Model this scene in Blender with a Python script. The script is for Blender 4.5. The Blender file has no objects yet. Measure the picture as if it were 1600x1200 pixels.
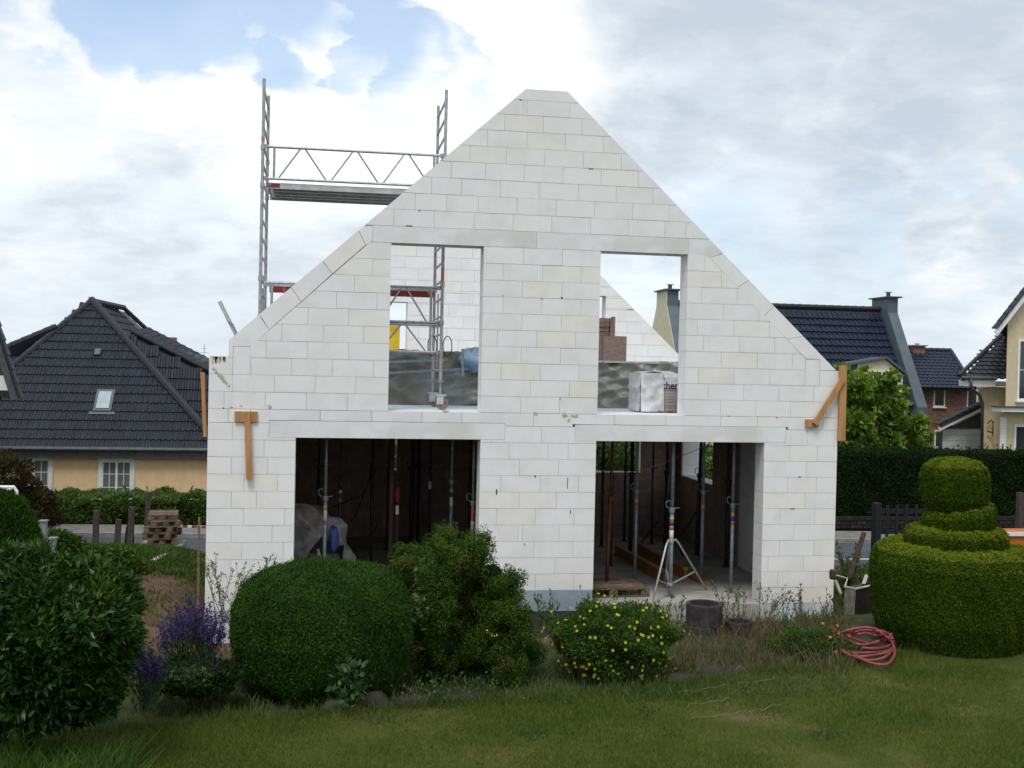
import bpy, math, random
import numpy as np
from mathutils import Vector, Matrix
random.seed(7); RNG = np.random.default_rng(11)
S = bpy.context.scene
COL = S.collection
R = math.radians
# ------------------------------------------------------------------ camera
CAM = np.array([1.7084, -16.5401, 0.6746]); YAW, PITCH, ROLL, FPX = 0.1643, -0.0141, 0.0217, 1731.0
def _axes():
    cy, sy, cp, sp = math.cos(YAW), math.sin(YAW), math.cos(PITCH), math.sin(PITCH)
    f = np.array([sy*cp, cy*cp, sp]); r = np.array([cy, -sy, 0.0]); u = np.cross(r, f)
    cr, sr = math.cos(ROLL), math.sin(ROLL)
    return cr*r+sr*u, -sr*r+cr*u, f
AR, AU, AF = _axes()
cd = bpy.data.cameras.new('camera'); cam = bpy.data.objects.new('camera', cd); COL.objects.link(cam)
cd.sensor_width = 36; cd.lens = 36*FPX/1600; cd.clip_end = 5000; cd.clip_start = 0.1
m = Matrix.Identity(4)
for i in range(3):
    m[i][0], m[i][1], m[i][2], m[i][3] = AR[i], AU[i], -AF[i], CAM[i]
cam.matrix_world = m
S.camera = cam
# ------------------------------------------------------------------ light and exposure
SKY_STRENGTH = 0.1
SUN_EL, SUN_AZ = 62, 205          # degrees; azimuth counted from +Y clockwise, where the sun stands
SUN_STRENGTH = 2.0
S.view_settings.view_transform = 'Standard'; S.view_settings.look = 'None'
S.view_settings.gamma = 1; S.view_settings.use_curve_mapping = False
S.view_settings.exposure = 0.0
az, el = R(SUN_AZ), R(SUN_EL)
sdir = Vector((math.sin(az)*math.cos(el), math.cos(az)*math.cos(el), math.sin(el)))
sl = bpy.data.lights.new('sun', 'SUN'); sl.energy = SUN_STRENGTH; sl.angle = R(18); sl.color = (1.0, 0.975, 0.94)
so = bpy.data.objects.new('sun', sl); COL.objects.link(so)
so.rotation_euler = sdir.to_track_quat('Z', 'Y').to_euler(); so.location = (0, -20, 30)

def ray(px, py):
    d = AF + AR*(px-800)/FPX - AU*(py-600)/FPX
    return d
def atY(px, py, Y):
    d = ray(px, py); return CAM + d*((Y-CAM[1])/d[1])
def atZ(px, py, Z):
    d = ray(px, py); return CAM + d*((Z-CAM[2])/d[2])
def atD(px, py, D): return CAM + ray(px, py)*D

class NT:
    def __init__(s, tree): s.t = tree; s.n = tree.nodes; s.l = tree.links
    def node(s, kind, **kw):
        n = s.n.new(kind)
        for k, v in kw.items(): setattr(n, k, v)
        return n
    def put(s, sock, v):
        if isinstance(v, bpy.types.NodeSocket): s.l.new(v, sock)
        elif v is not None: sock.default_value = v
    def math(s, op, a, b=None, c=None, clamp=False):
        n = s.node('ShaderNodeMath', operation=op, use_clamp=clamp)
        s.put(n.inputs[0], a)
        if b is not None: s.put(n.inputs[1], b)
        if c is not None: s.put(n.inputs[2], c)
        return n.outputs[0]
    def vmath(s, op, a, b=None):
        n = s.node('ShaderNodeVectorMath', operation=op)
        s.put(n.inputs[0], a)
        if b is not None: s.put(n.inputs[1], b)
        return n.outputs['Value'] if op == 'DOT_PRODUCT' else n.outputs[0]
    def noise(s, vec, scale, detail=4, rough=0.55, dist=0.0):
        n = s.node('ShaderNodeTexNoise'); s.put(n.inputs['Vector'], vec)
        n.inputs['Scale'].default_value = scale; n.inputs['Detail'].default_value = detail
        n.inputs['Roughness'].default_value = rough; n.inputs['Distortion'].default_value = dist
        return n.outputs['Fac']
    def ramp(s, fac, stops):
        n = s.node('ShaderNodeValToRGB'); s.put(n.inputs[0], fac)
        e = n.color_ramp.elements
        while len(e) < len(stops): e.new(0.5)
        for i, (p, c) in enumerate(stops):
            e[i].position = p; e[i].color = (*c, 1) if len(c) == 3 else c
        return n.outputs[0]
    def mix(s, fac, a, b, blend='MIX'):
        n = s.node('ShaderNodeMix', data_type='RGBA', blend_type=blend)
        s.put(n.inputs[0], fac)
        for k, v in ((6, a), (7, b)):
            if isinstance(v, tuple) and len(v) == 3: v = (*v, 1)
            s.put(n.inputs[k], v)
        return n.outputs[2]
    def smooth(s, v, lo, hi):
        n = s.node('ShaderNodeMapRange', interpolation_type='SMOOTHSTEP'); s.put(n.inputs[0], v)
        n.inputs[1].default_value = lo; n.inputs[2].default_value = hi
        return n.outputs[0]

W = bpy.data.worlds.new('World'); S.world = W; W.use_nodes = True
def make_world():
    t = NT(W.node_tree); t.n.clear()
    out = t.node('ShaderNodeOutputWorld'); bg = t.node('ShaderNodeBackground')
    bg.inputs[1].default_value = SKY_STRENGTH
    t.l.new(bg.outputs[0], out.inputs[0])
    sky = t.node('ShaderNodeTexSky', sky_type='NISHITA'); sky.sun_disc = False
    sky.sun_elevation = R(SUN_EL); sky.sun_rotation = R(SUN_AZ); sky.air_density = 1.0; sky.dust_density = 1.0
    tc = t.node('ShaderNodeTexCoord'); d = tc.outputs['Generated']
    sep = t.node('ShaderNodeSeparateXYZ'); t.l.new(d, sep.inputs[0])
    sc = t.vmath('MULTIPLY', d, (1.0, 1.0, 2.0))
    n1 = t.noise(sc, 3.1, 9, 0.55, 0.25)
    zc_ = t.math('ADD', t.math('MAXIMUM', sep.outputs[2], 0.0), 0.28)
    cb = t.node('ShaderNodeCombineXYZ'); t.put(cb.inputs[0], t.math('DIVIDE', sep.outputs[0], zc_)); t.put(cb.inputs[1], t.math('DIVIDE', sep.outputs[1], zc_)); t.put(cb.inputs[2], sep.outputs[2])
    fl_ = cb.outputs[0]
    n2 = t.noise(t.vmath('ADD', fl_, (3.7, 1.2, 5.5)), 1.15, 8, 0.58, 0.3)
    n3 = t.noise(t.vmath('ADD', fl_, (9.1, 4.2, 0.5)), 3.2, 8, 0.58, 0.45)
    warp = t.math('MULTIPLY', t.math('ADD', t.math('SUBTRACT', n3, 0.5), t.math('MULTIPLY', t.math('SUBTRACT', n1, 0.5), 2.0)), 0.012)
    def blob(u, v, rad, amp):          # a soft patch of cloud or of clear sky in one direction of the sky
        v3 = Vector(ray(u, v)).normalized()
        dp = t.vmath('DOT_PRODUCT', t.vmath('NORMALIZE', d), tuple(v3))
        dp = t.math('ADD', dp, warp)
        c = math.cos(rad/FPX)
        n = t.node('ShaderNodeMapRange', interpolation_type='SMOOTHSTEP'); t.put(n.inputs[0], dp)
        n.inputs[1].default_value = c; n.inputs[2].default_value = 1.0; n.inputs[4].default_value = amp
        return n.outputs[0]
    def total(items):
        o = None
        for it in items:
            b = blob(*it); o = b if o is None else t.math('ADD', o, b)
        return o
    clear = total([(100, -40, 190, .30), (270, -70, 210, .36), (440, -60, 220, .40), (560, 40, 120, .20), (190, 130, 90, .17), (310, 165, 80, .16),
                   (690, 90, 60, .15), (1230, 355, 200, .14), (1500, 245, 200, .16), (1260, -10, 110, .12), (1080, 430, 170, .08), (500, 320, 150, .05), (60, 420, 160, .07), (1400, 430, 150, .06),
                   (30, 70, 110, -.16), (150, 90, 120, -.16), (420, 75, 70, -.16), (300, 105, 110, -.12), (230, 215, 120, -.12), (520, 150, 200, -.2), (400, 230, 200, -.1),
                   (1380, 130, 320, -.15), (1540, 310, 110, -.2), (1000, 40, 250, -.12)])
    n4 = t.noise(t.vmath('ADD', fl_, (2.1, 7.7, 3.3)), 8.5, 7, 0.60, 0.5)
    cv = t.math('ADD', t.math('MULTIPLY', n1, 0.45), t.math('ADD', t.math('MULTIPLY', n3, 0.50), t.math('MULTIPLY', n4, 0.24)))
    cov = t.smooth(t.math('SUBTRACT', t.math('ADD', cv, 0.0), clear), 0.30, 0.66)
    dark = total([(1350, 110, 440, .15), (1100, 60, 260, .08), (1560, 190, 260, .12), (200, 330, 300, .07), (300, 480, 260, .06), (100, 180, 160, .05), (1300, 350, 200, .07), (1450, 420, 200, .05),
                  (120, 110, 110, -.12), (600, 140, 360, -.24), (800, 110, 220, -.18), (1180, 190, 170, -.14), (1530, 310, 120, -.22), (60, 210, 160, -.10), (450, 380, 200, -.06), (1330, 130, 80, -.08), (640, 20, 110, -.12), (230, 260, 90, -.08), (220, 420, 80, -.08)])
    sh = t.math('ADD', t.math('MULTIPLY', n2, .8), dark)
    sh = t.math('ADD', sh, t.math('ADD', t.math('MULTIPLY', t.math('SUBTRACT', n3, 0.5), 1.05), t.math('MULTIPLY', t.math('SUBTRACT', n4, 0.5), 0.50)))
    k = 1/SKY_STRENGTH
    cc = t.ramp(sh, [(0.16, (1.0, 1.0, 1.0)), (0.34, (.90, .935, .97)), (0.46, (.79, .85, .915)), (0.72, (.61, .69, .79))])
    wmul = t.ramp(sh, [(0.12, (1.22,)*3), (0.34, (1.04,)*3), (0.55, (.98,)*3), (0.8, (.97,)*3)])
    cc = t.mix(1.0, cc, wmul, 'MULTIPLY')
    hz = t.smooth(sep.outputs[2], 0.0, 0.14)
    cc = t.mix(t.math('ADD', t.math('MULTIPLY', hz, .7), .3), (.80, .875, .95), cc)
    cck = t.vmath('MULTIPLY', cc, (k, k, k))
    skc = t.mix(1.0, sky.outputs[0], (1.72, 1.92, 1.98), 'MULTIPLY')
    skc = t.mix(t.math('MULTIPLY', t.math('SUBTRACT', 1.0, t.smooth(sep.outputs[2], .05, .42)), .65), skc, (.72/SKY_STRENGTH, .80/SKY_STRENGTH, .90/SKY_STRENGTH))
    skc = t.mix(.2, skc, cck)
    covh = t.math('MAXIMUM', cov, t.math('MULTIPLY', t.math('SUBTRACT', 1.0, hz), 0.8))
    full = t.mix(covh, skc, cck)
    t.l.new(full, bg.inputs[0])
make_world()

# ------------------------------------------------------------------ materials
def principled(name, rough=0.8, spec=0.3):
    mt = bpy.data.materials.new(name); mt.use_nodes = True
    t = NT(mt.node_tree); b = t.n['Principled BSDF']
    b.inputs['Roughness'].default_value = rough; b.inputs['Specular IOR Level'].default_value = spec
    return mt, t, b
def pm(name, c1, c2=None, scale=6, rough=0.8, spec=0.3, bump=0.0, bscale=40, metal=0, obj_rnd=None, isl_rnd=None, stretch=None, detail=5, c3=None, s3=1.0, lo=.35, hi=.65):
    mt, t, b = principled(name, rough, spec)
    tc = t.node('ShaderNodeTexCoord').outputs['Object']
    if stretch: tc = t.vmath('MULTIPLY', tc, stretch)
    if c2 is None: c2 = tuple(x*0.85 for x in c1)
    fac = t.smooth(t.noise(tc, scale, detail), lo, hi)
    col = t.mix(fac, c1, c2)
    if c3: col = t.mix(t.smooth(t.noise(tc, s3, 4), .5, .72), col, c3)
    if obj_rnd:
        oi = t.node('ShaderNodeObjectInfo').outputs['Random']
        col = t.mix(1.0, col, t.ramp(oi, obj_rnd), 'MULTIPLY')
    if isl_rnd:
        gi = t.node('ShaderNodeNewGeometry').outputs['Random Per Island']
        col = t.mix(1.0, col, t.ramp(gi, isl_rnd), 'MULTIPLY')
    t.l.new(col, b.inputs['Base Color']); b.inputs['Metallic'].default_value = metal
    if bump:
        bn = t.node('ShaderNodeBump'); bn.inputs['Strength'].default_value = bump; bn.inputs['Distance'].default_value = 0.01
        t.l.new(t.noise(tc, bscale, 6), bn.inputs['Height']); t.l.new(bn.outputs[0], b.inputs['Normal'])
    return mt
def leafmat(name, c1, c2, c3, rough=0.55, trans=0.25, big=1.2, spec=0.09):
    """leaf colours differ from leaf to leaf and in large patches"""
    mt, t, b = principled(name, rough, spec)
    gi = t.node('ShaderNodeNewGeometry').outputs['Random Per Island']
    tc = t.node('ShaderNodeTexCoord').outputs['Object']
    f = t.math('ADD', t.math('MULTIPLY', gi, 0.6), t.math('MULTIPLY', t.smooth(t.noise(tc, big, 5, .65), .3, .7), 0.4))
    col = t.ramp(f, [(0.05, c1), (0.5, c2), (0.95, c3)])
    t.l.new(col, b.inputs['Base Color'])
    tr = t.node('ShaderNodeBsdfTranslucent'); t.l.new(t.mix(1.0, col, (1.2, 1.3, .6), 'MULTIPLY'), tr.inputs[0])
    mx = t.node('ShaderNodeMixShader'); mx.inputs[0].default_value = trans
    t.l.new(b.outputs[0], mx.inputs[1]); t.l.new(tr.outputs[0], mx.inputs[2])
    t.l.new(mx.outputs[0], t.n['Material Output'].inputs[0])
    return mt
def glassmat(name, col=(.03, .035, .04), rough=.05):
    return pm(name, col, tuple(x*1.3 for x in col), 2, rough, 0.6)

RND = [(0, (.965, .970, .978)), (.35, (.99, .99, .985)), (.7, (.975, .98, .99)), (.85, (.99, .98, .955)), (1, (.985, .96, .915))]
M = {}
def aac(name, base=(.825, .82, .805)):
    mt, t, b = principled(name, 0.92, 0.15)
    tc = t.node('ShaderNodeNewGeometry').outputs['Position']
    oi = t.node('ShaderNodeObjectInfo').outputs['Random']
    col = t.mix(1.0, base, t.ramp(oi, RND), 'MULTIPLY')
    col = t.mix(t.smooth(t.noise(t.vmath('ADD', tc, t.vmath('MULTIPLY', (7.3, 3.1, 9.7), oi)), 2.4, 6, .6), .35, .8), col, t.mix(1.0, col, (.90, .895, .88), 'MULTIPLY'))
    # grey scuffs and small pock marks
    col = t.mix(t.math('MULTIPLY', t.smooth(t.noise(tc, 22, 5, .7), .60, .80), .5), col, (.56, .55, .52))
    col = t.mix(t.math('MULTIPLY', t.smooth(t.noise(t.vmath('MULTIPLY', tc, (1, 1, .35)), 5, 5, .6), .56, .80), .35), col, (.66, .63, .56))
    # splashed dirt low on the wall and faint water stains
    sz = t.node('ShaderNodeSeparateXYZ'); t.put(sz.inputs[0], tc)
    low = t.math('MULTIPLY', t.smooth(t.math('ADD', t.math('MULTIPLY', sz.outputs[2], -1.0), t.math('MULTIPLY', t.noise(tc, 3.0, 5), .5)), 2.55, 3.25), .4)
    col = t.mix(low, col, (.50, .47, .40))
    col = t.mix(t.math('MULTIPLY', t.smooth(t.noise(t.vmath('MULTIPLY', tc, (2.2, 1, .5)), 2.6, 6, .65), .54, .74), .22), col, (.63, .63, .60))
    t.l.new(col, b.inputs['Base Color'])
    bn = t.node('ShaderNodeBump'); bn.inputs['Strength'].default_value = .35; bn.inputs['Distance'].default_value = .004
    t.l.new(t.noise(tc, 130, 5, .7), bn.inputs['Height']); t.l.new(bn.outputs[0], b.inputs['Normal'])
    return mt
M['block'] = aac('aerated_concrete')
M['joint'] = pm('joint_mortar', (.50, .50, .485), (.37, .36, .345), 9, .95, .1)
M['lintel'] = pm('lintel_concrete', (.77, .78, .775), (.70, .705, .69), 3.2, .9, .2, .3, 90, c3=(.65, .64, .61), s3=1.4)
M['slab'] = pm('slab_concrete', (.58, .59, .60), (.47, .47, .47), 2.5, .85, .25, .2, 60)
M['slab_top'] = pm('slab_top_concrete', (.66, .69, .73), (.58, .60, .64), 1.6, .8, .3, .2, 60)
M['floor'] = pm('floor_concrete', (.40, .385, .36), (.28, .265, .24), 1.8, .9, .2, .3, 50)
M['plinth_grey'] = pm('grey_plinth_coat', (.30, .345, .39), (.24, .28, .32), 3, .75, .3, .15, 60)
M['black_membrane'] = pm('black_membrane', (.035, .037, .04), (.06, .06, .06), 5, .7, .3, .3, 30)
M['plinth_white'] = pm('pale_plinth', (.55, .58, .60), (.43, .45, .46), 4, .85, .2, .2, 50)
M['stain'] = pm('mortar_splash', (.52, .48, .38), (.40, .37, .29), 20, .95, .1, .5, 60)
M['alu'] = pm('galvanised_tube', (.44, .45, .46), (.33, .335, .34), 14, .5, .5, .1, 60, metal=.55)
M['alu_l'] = pm('dull_aluminium', (.52, .53, .54), (.42, .42, .42), 8, .55, .45, .1, 60, metal=.45)
M['deck'] = pm('platform_plywood', (.13, .12, .11), (.09, .08, .075), 4, .8, .2)
M['red'] = pm('red_paint', (.26, .028, .030), (.18, .035, .035), 14, .6, .3, c3=(.45, .40, .38), s3=7)
M['orange'] = pm('orange_tape', (.62, .16, .06), (.5, .2, .1), 30, .6, .3)
M['white'] = pm('white_paint', (.78, .78, .77), (.70, .70, .69), 5, .5, .35)
M['black'] = pm('black_plastic', (.022, .022, .024), (.035, .035, .035), 8, .6, .35)
M['prop_galv'] = pm('galvanised_prop', (.30, .36, .375), (.20, .245, .26), 12, .55, .45, .15, 40, metal=.35)
M['prop_dark'] = pm('dark_steel_prop', (.035, .038, .045), (.055, .05, .05), 12, .6, .4, .15, 40, metal=.2)
M['prop_red'] = pm('rusty_red_prop', (.14, .035, .025), (.08, .03, .02), 15, .7, .3, .3, 40)
M['prop_brown'] = pm('brown_steel_prop', (.075, .022, .022), (.05, .02, .018), 12, .6, .3, .2, 40)
M['lab_y'] = pm('yellow_label', (.65, .50, .06), (.5, .4, .05), 60, .5)
M['lab_b'] = pm('blue_label', (.05, .04, .28), (.08, .07, .3), 60, .5)
M['lab_r'] = pm('red_label', (.55, .07, .10), (.5, .2, .2), 60, .5)
M['lab_w'] = pm('white_label', (.72, .72, .72), (.6, .6, .62), 60, .5)
WOODS = (1, 1, .08)
M['timber'] = pm('new_timber', (.50, .27, .115), (.40, .20, .08), 26, .75, .25, .3, 60, stretch=WOODS)
M['timber_old'] = pm('weathered_timber', (.24, .155, .10), (.17, .11, .075), 20, .85, .2, .3, 60, obj_rnd=[(0, (.7, .7, .7)), (1, (1.35, 1.3, 1.25))])
M['beam'] = pm('yellow_formwork_beam', (.42, .20, .055), (.30, .14, .045), 9, .7, .3, .2, 50, stretch=(.2, 1, 1))
M['pallet'] = pm('pallet_wood', (.19, .135, .10), (.12, .085, .062), 14, .85, .2, .3, 50, obj_rnd=[(0, (.6, .6, .62)), (1, (1.3, 1.25, 1.2))])
M['tarp'] = pm('grey_green_tarpaulin', (.165, .165, .13), (.215, .22, .18), 3.2, .38, .5, .5, 9, c3=(.27, .30, .31), s3=2.0)
M['tarp_blue'] = pm('blue_plastic_sheet', (.13, .22, .33), (.20, .30, .42), 6, .35, .5, .4, 14)
M['strap'] = pm('blue_grey_strap', (.20, .25, .31), (.28, .33, .38), 20, .5, .4)
M['yellow'] = pm('yellow_panel', (.62, .42, .02), (.52, .34, .02), 6, .6, .3)
M['brown_brick'] = pm('brown_clay_block', (.235, .165, .145), (.18, .125, .11), 18, .9, .15, .4, 50, obj_rnd=[(0, (.8, .8, .8)), (1, (1.15, 1.15, 1.15))])
M['wrap'] = pm('white_plastic_wrap', (.68, .68, .68), (.55, .55, .56), 9, .3, .5, .7, 16, c3=(.50, .42, .38), s3=5)
M['sand_brick'] = pm('grey_facing_brick', (.42, .39, .34), (.30, .28, .25), 14, .9, .15, .3, 60, obj_rnd=[(0, (.8, .8, .8)), (1, (1.1, 1.1, 1.1))])
def clearfilm():
    mt, t, b = principled('cloudy_plastic_film', .35, .5)
    tc = t.node('ShaderNodeTexCoord').outputs['Object']
    col = t.mix(t.smooth(t.noise(tc, 5, 6, .6), .3, .7), (.50, .50, .48), (.20, .195, .19))
    t.l.new(col, b.inputs['Base Color'])
    tr = t.node('ShaderNodeBsdfTransparent'); mx = t.node('ShaderNodeMixShader')
    t.put(mx.inputs[0], t.math('ADD', t.math('MULTIPLY', t.noise(tc, 3, 5), .5), .42))
    t.l.new(tr.outputs[0], mx.inputs[1]); t.l.new(b.outputs[0], mx.inputs[2]); t.l.new(mx.outputs[0], t.n['Material Output'].inputs[0])
    bn = t.node('ShaderNodeBump'); bn.inputs['Strength'].default_value = .7; t.l.new(t.noise(tc, 8, 4, .6, 1.0), bn.inputs['Height']); t.l.new(bn.outputs[0], b.inputs['Normal'])
    return mt
M['film'] = clearfilm()
M['blue_bag'] = pm('blue_bag', (.035, .065, .26), (.06, .09, .33), 18, .5, .4, .2, 30)
M['orange_metal'] = pm('orange_metal', (.36, .15, .05), (.22, .12, .07), 7, .7, .3)
M['tile_l'] = pm('anthracite_roof_tile', (.010, .013, .020), (.017, .021, .031), 3, .55, .25, .15, 40, isl_rnd=[(0, (.8, .8, .8)), (1, (1.25, 1.25, 1.25))])
M['tile_r'] = pm('navy_glazed_roof_tile', (.008, .012, .030), (.014, .020, .044), 4, .42, .3, .15, 40, isl_rnd=[(0, (.8, .8, .8)), (1, (1.3, 1.3, 1.3))])
M['tile_s'] = pm('slate_roof_tile', (.022, .024, .03), (.034, .037, .043), 4, .6, .25, .15, 40, isl_rnd=[(0, (.8, .8, .8)), (1, (1.25, 1.25, 1.25))])
M['ridge'] = pm('ridge_tile', (.020, .023, .03), (.03, .034, .042), 6, .55, .25)
M['gutter'] = pm('zinc_gutter', (.09, .10, .105), (.065, .07, .075), 6, .5, .45, metal=.2)
M['slate'] = pm('slate_cladding', (.10, .125, .145), (.085, .105, .125), 2.5, .6, .4, .15, 30)
M['peach'] = pm('peach_render', (.80, .57, .33), (.74, .52, .30), 5, .92, .15, .3, 120)
M['cream'] = pm('cream_render', (.66, .62, .44), (.60, .56, .40), 5, .92, .15, .3, 120)
M['cream2'] = pm('sand_render', (.62, .52, .34), (.57, .475, .305), 5, .92, .15, .3, 120)
M['white_brick'] = pm('white_painted_wall', (.62, .66, .66), (.55, .58, .58), 6, .8, .2, .2, 60)
M['red_brick'] = pm('red_brown_brick', (.25, .135, .105), (.18, .10, .08), 30, .9, .15, .3, 60, isl_rnd=[(0, (.65, .65, .68)), (.5, (1, 1, 1)), (1, (1.25, 1.2, 1.15))])
M['brick_joint'] = pm('brick_joint', (.22, .19, .17), (.18, .15, .13), 10, .95, .1)
M['pane'] = glassmat('window_pane')
M['pane_sky'] = glassmat('skylight_pane', (.30, .36, .38), .08)
M['curtain'] = pm('grey_curtain', (.16, .18, .17), (.10, .115, .11), 12, .9, .1, stretch=(6, 1, 1))
M['soffit'] = pm('grey_soffit', (.22, .22, .20), (.18, .18, .165), 5, .8, .2)
M['asphalt'] = pm('asphalt', (.075, .082, .095), (.055, .06, .07), 8, .9, .2, .3, 90, c3=(.09, .095, .105), s3=.7)
M['paving'] = pm('pavement', (.20, .19, .175), (.15, .145, .135), 4, .9, .2, .3, 60)
M['kerb'] = pm('kerb_concrete', (.26, .255, .24), (.19, .185, .175), 6, .9, .2, .3, 50)
M['road_paint'] = pm('road_paint', (.62, .62, .60), (.5, .5, .48), 9, .8, .2)
M['fieldstone'] = pm('field_stone', (.055, .048, .042), (.028, .025, .023), 7, .9, .2, .6, 25, obj_rnd=[(0, (.6, .6, .62)), (1, (1.35, 1.3, 1.25))])
M['darkwood'] = pm('dark_stained_wood', (.014, .015, .02), (.022, .022, .026), 10, .8, .2, .2, 40)
M['post'] = pm('old_wood_post', (.085, .07, .06), (.05, .042, .036), 14, .9, .1, .4, 40)
M['grey_post'] = pm('grey_plastic_post', (.20, .225, .25), (.16, .18, .20), 6, .6, .3)
M['rust'] = pm('rusty_iron', (.075, .045, .033), (.045, .028, .022), 16, .85, .2, .4, 50)
M['orange_box'] = pm('orange_skip', (.50, .13, .02), (.42, .11, .02), 4, .6, .3)
M['ring'] = pm('old_concrete_ring', (.062, .052, .052), (.034, .03, .03), 9, .95, .1, .5, 40)
M['tray'] = pm('mottled_barrow_tray', (.23, .20, .17), (.13, .14, .12), 9, .9, .2, .4, 30, c3=(.30, .25, .20), s3=14)
M['tray_in'] = pm('dark_barrow_inside', (.02, .014, .013), (.03, .02, .018), 8, .9, .1)
M['pale_stick'] = pm('pale_wood', (.50, .46, .38), (.38, .34, .28), 14, .8, .2)
M['hose'] = pm('red_hose', (.26, .055, .072), (.20, .045, .055), 12, .5, .35)
M['cable'] = pm('black_cable', (.012, .012, .013), (.02, .02, .02), 9, .6, .3)
M['string'] = pm('pink_string', (.50, .22, .24), (.42, .2, .2), 9, .7, .2)
M['trunk'] = pm('bark', (.10, .075, .05), (.06, .045, .032), 14, .95, .1, .6, 30)
M['brown_shade'] = pm('brown_shade_wall', (.37, .275, .225), (.29, .21, .175), 5, .95, .1, .3, 60)  # brown that stands in for the dark of the ground floor rooms
M['concrete_dark'] = pm('darkened_ceiling', (.20, .18, .16), (.08, .075, .068), 3, .9, .15, .2, 40)  # ceiling concrete coloured dark to deepen the shade in the rooms
M['dry_straw'] = pm('dry_straw', (.22, .19, .12), (.15, .13, .08), 20, .85, .1)
def soilmat():
    mt, t, b = principled('ground_soil', .95, .1)
    tc = t.node('ShaderNodeTexCoord').outputs['Object']
    c = t.mix(t.smooth(t.noise(tc, 2.2, 8, .6), .35, .65), (.135, .085, .055), (.085, .055, .036))
    c = t.mix(t.smooth(t.noise(tc, 14, 6, .7), .55, .8), c, (.19, .135, .095))
    g = t.mix(t.smooth(t.noise(tc, 5, 6, .6), .35, .65), (.028, .040, .014), (.05, .058, .022))
    vc = t.node('ShaderNodeVertexColor'); vc.layer_name = 'grass'
    f = t.smooth(t.math('ADD', vc.outputs[0], t.math('MULTIPLY', t.math('SUBTRACT', t.noise(tc, 3.5, 6, .65), .5), 1.0)), .4, .62)
    t.l.new(t.mix(f, c, g), b.inputs['Base Color'])
    bn = t.node('ShaderNodeBump'); bn.inputs['Strength'].default_value = .8; bn.inputs['Distance'].default_value = .06
    t.l.new(t.noise(tc, 9, 8, .65), bn.inputs['Height']); t.l.new(bn.outputs[0], b.inputs['Normal'])
    return mt
M['soil'] = soilmat()
M['lawn'] = pm('lawn_ground', (.070, .076, .018), (.048, .060, .013), 2.0, .95, .1, .5, 60, c3=(.12, .10, .046), s3=1.1)
M['g_blade'] = leafmat('grass_blades', (0.047, 0.089, 0.013), (0.086, 0.129, 0.022), (0.170, 0.170, 0.046), .7, .3, .9)
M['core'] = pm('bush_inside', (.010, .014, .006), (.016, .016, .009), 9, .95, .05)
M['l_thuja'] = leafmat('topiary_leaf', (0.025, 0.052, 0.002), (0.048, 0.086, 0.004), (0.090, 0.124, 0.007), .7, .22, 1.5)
M['l_thuja_y'] = leafmat('topiary_lit_new_growth', (0.084, 0.122, 0.008), (0.140, 0.178, 0.011), (0.206, 0.234, 0.019), .7, .22, 1.5)  # yellower young leaves, with light from above painted into the colour
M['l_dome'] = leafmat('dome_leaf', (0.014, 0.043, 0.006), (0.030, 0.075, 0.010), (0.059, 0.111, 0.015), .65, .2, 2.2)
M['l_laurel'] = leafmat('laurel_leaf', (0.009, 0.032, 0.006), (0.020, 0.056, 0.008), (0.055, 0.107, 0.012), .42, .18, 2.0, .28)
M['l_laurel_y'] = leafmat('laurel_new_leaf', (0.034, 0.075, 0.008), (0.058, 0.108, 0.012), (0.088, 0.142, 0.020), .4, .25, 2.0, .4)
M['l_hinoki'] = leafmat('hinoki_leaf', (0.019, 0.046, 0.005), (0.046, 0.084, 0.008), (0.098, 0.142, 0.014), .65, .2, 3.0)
M['l_brown'] = leafmat('browned_leaf', (.075, .042, .020), (.10, .065, .028), (.08, .085, .028), .75, .2, 3.0)
M['l_hedge'] = leafmat('yew_hedge_leaf', (0.007, 0.020, 0.006), (0.015, 0.035, 0.009), (0.029, 0.052, 0.015), .7, .15, 1.0)
M['l_hedge2'] = leafmat('pale_hedge_leaf', (0.035, 0.080, 0.016), (0.072, 0.136, 0.022), (0.136, 0.200, 0.045), .5, .25, 1.0, .4)
M['l_tree'] = leafmat('broad_tree_leaf', (.075, .135, .018), (.13, .21, .028), (.22, .30, .06), .5, .35, 1.0)
M['l_red'] = leafmat('red_bush_leaf', (0.024, 0.036, 0.012), (0.036, 0.041, 0.017), (0.120, 0.030, 0.022), .6, .2, 3.0)
M['l_pot'] = leafmat('shrub_leaf', (0.027, 0.065, 0.012), (0.055, 0.106, 0.019), (0.106, 0.152, 0.034), .6, .25, 3.0)
M['l_dry'] = leafmat('dry_grass', (.07, .05, .03), (.13, .095, .055), (.20, .16, .09), .8, .2, 3.0)
M['l_weed'] = leafmat('weed_green', (.045, .075, .025), (.075, .11, .04), (.13, .14, .065), .7, .3, 3.0)
M['l_lav'] = leafmat('lavender_stem', (.030, .050, .026), (.05, .08, .045), (.08, .11, .06), .7, .2, 3.0)
M['f_lav'] = leafmat('lavender_flower', (0.027, 0.016, 0.086), (0.049, 0.030, 0.137), (0.081, 0.054, 0.193), .7, .2, 3.0)
M['f_yel'] = leafmat('yellow_petal', (0.420, 0.350, 0.021), (0.504, 0.420, 0.028), (0.525, 0.462, 0.084), .6, .25, 3.0)
M['f_or'] = leafmat('orange_petal', (.55, .13, .02), (.60, .18, .03), (.6, .2, .05), .6, .25, 3.0)
M['l_ivy'] = leafmat('ivy_leaf', (.035, .075, .030), (.060, .11, .045), (.09, .14, .06), .5, .25, 3.0)

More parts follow.
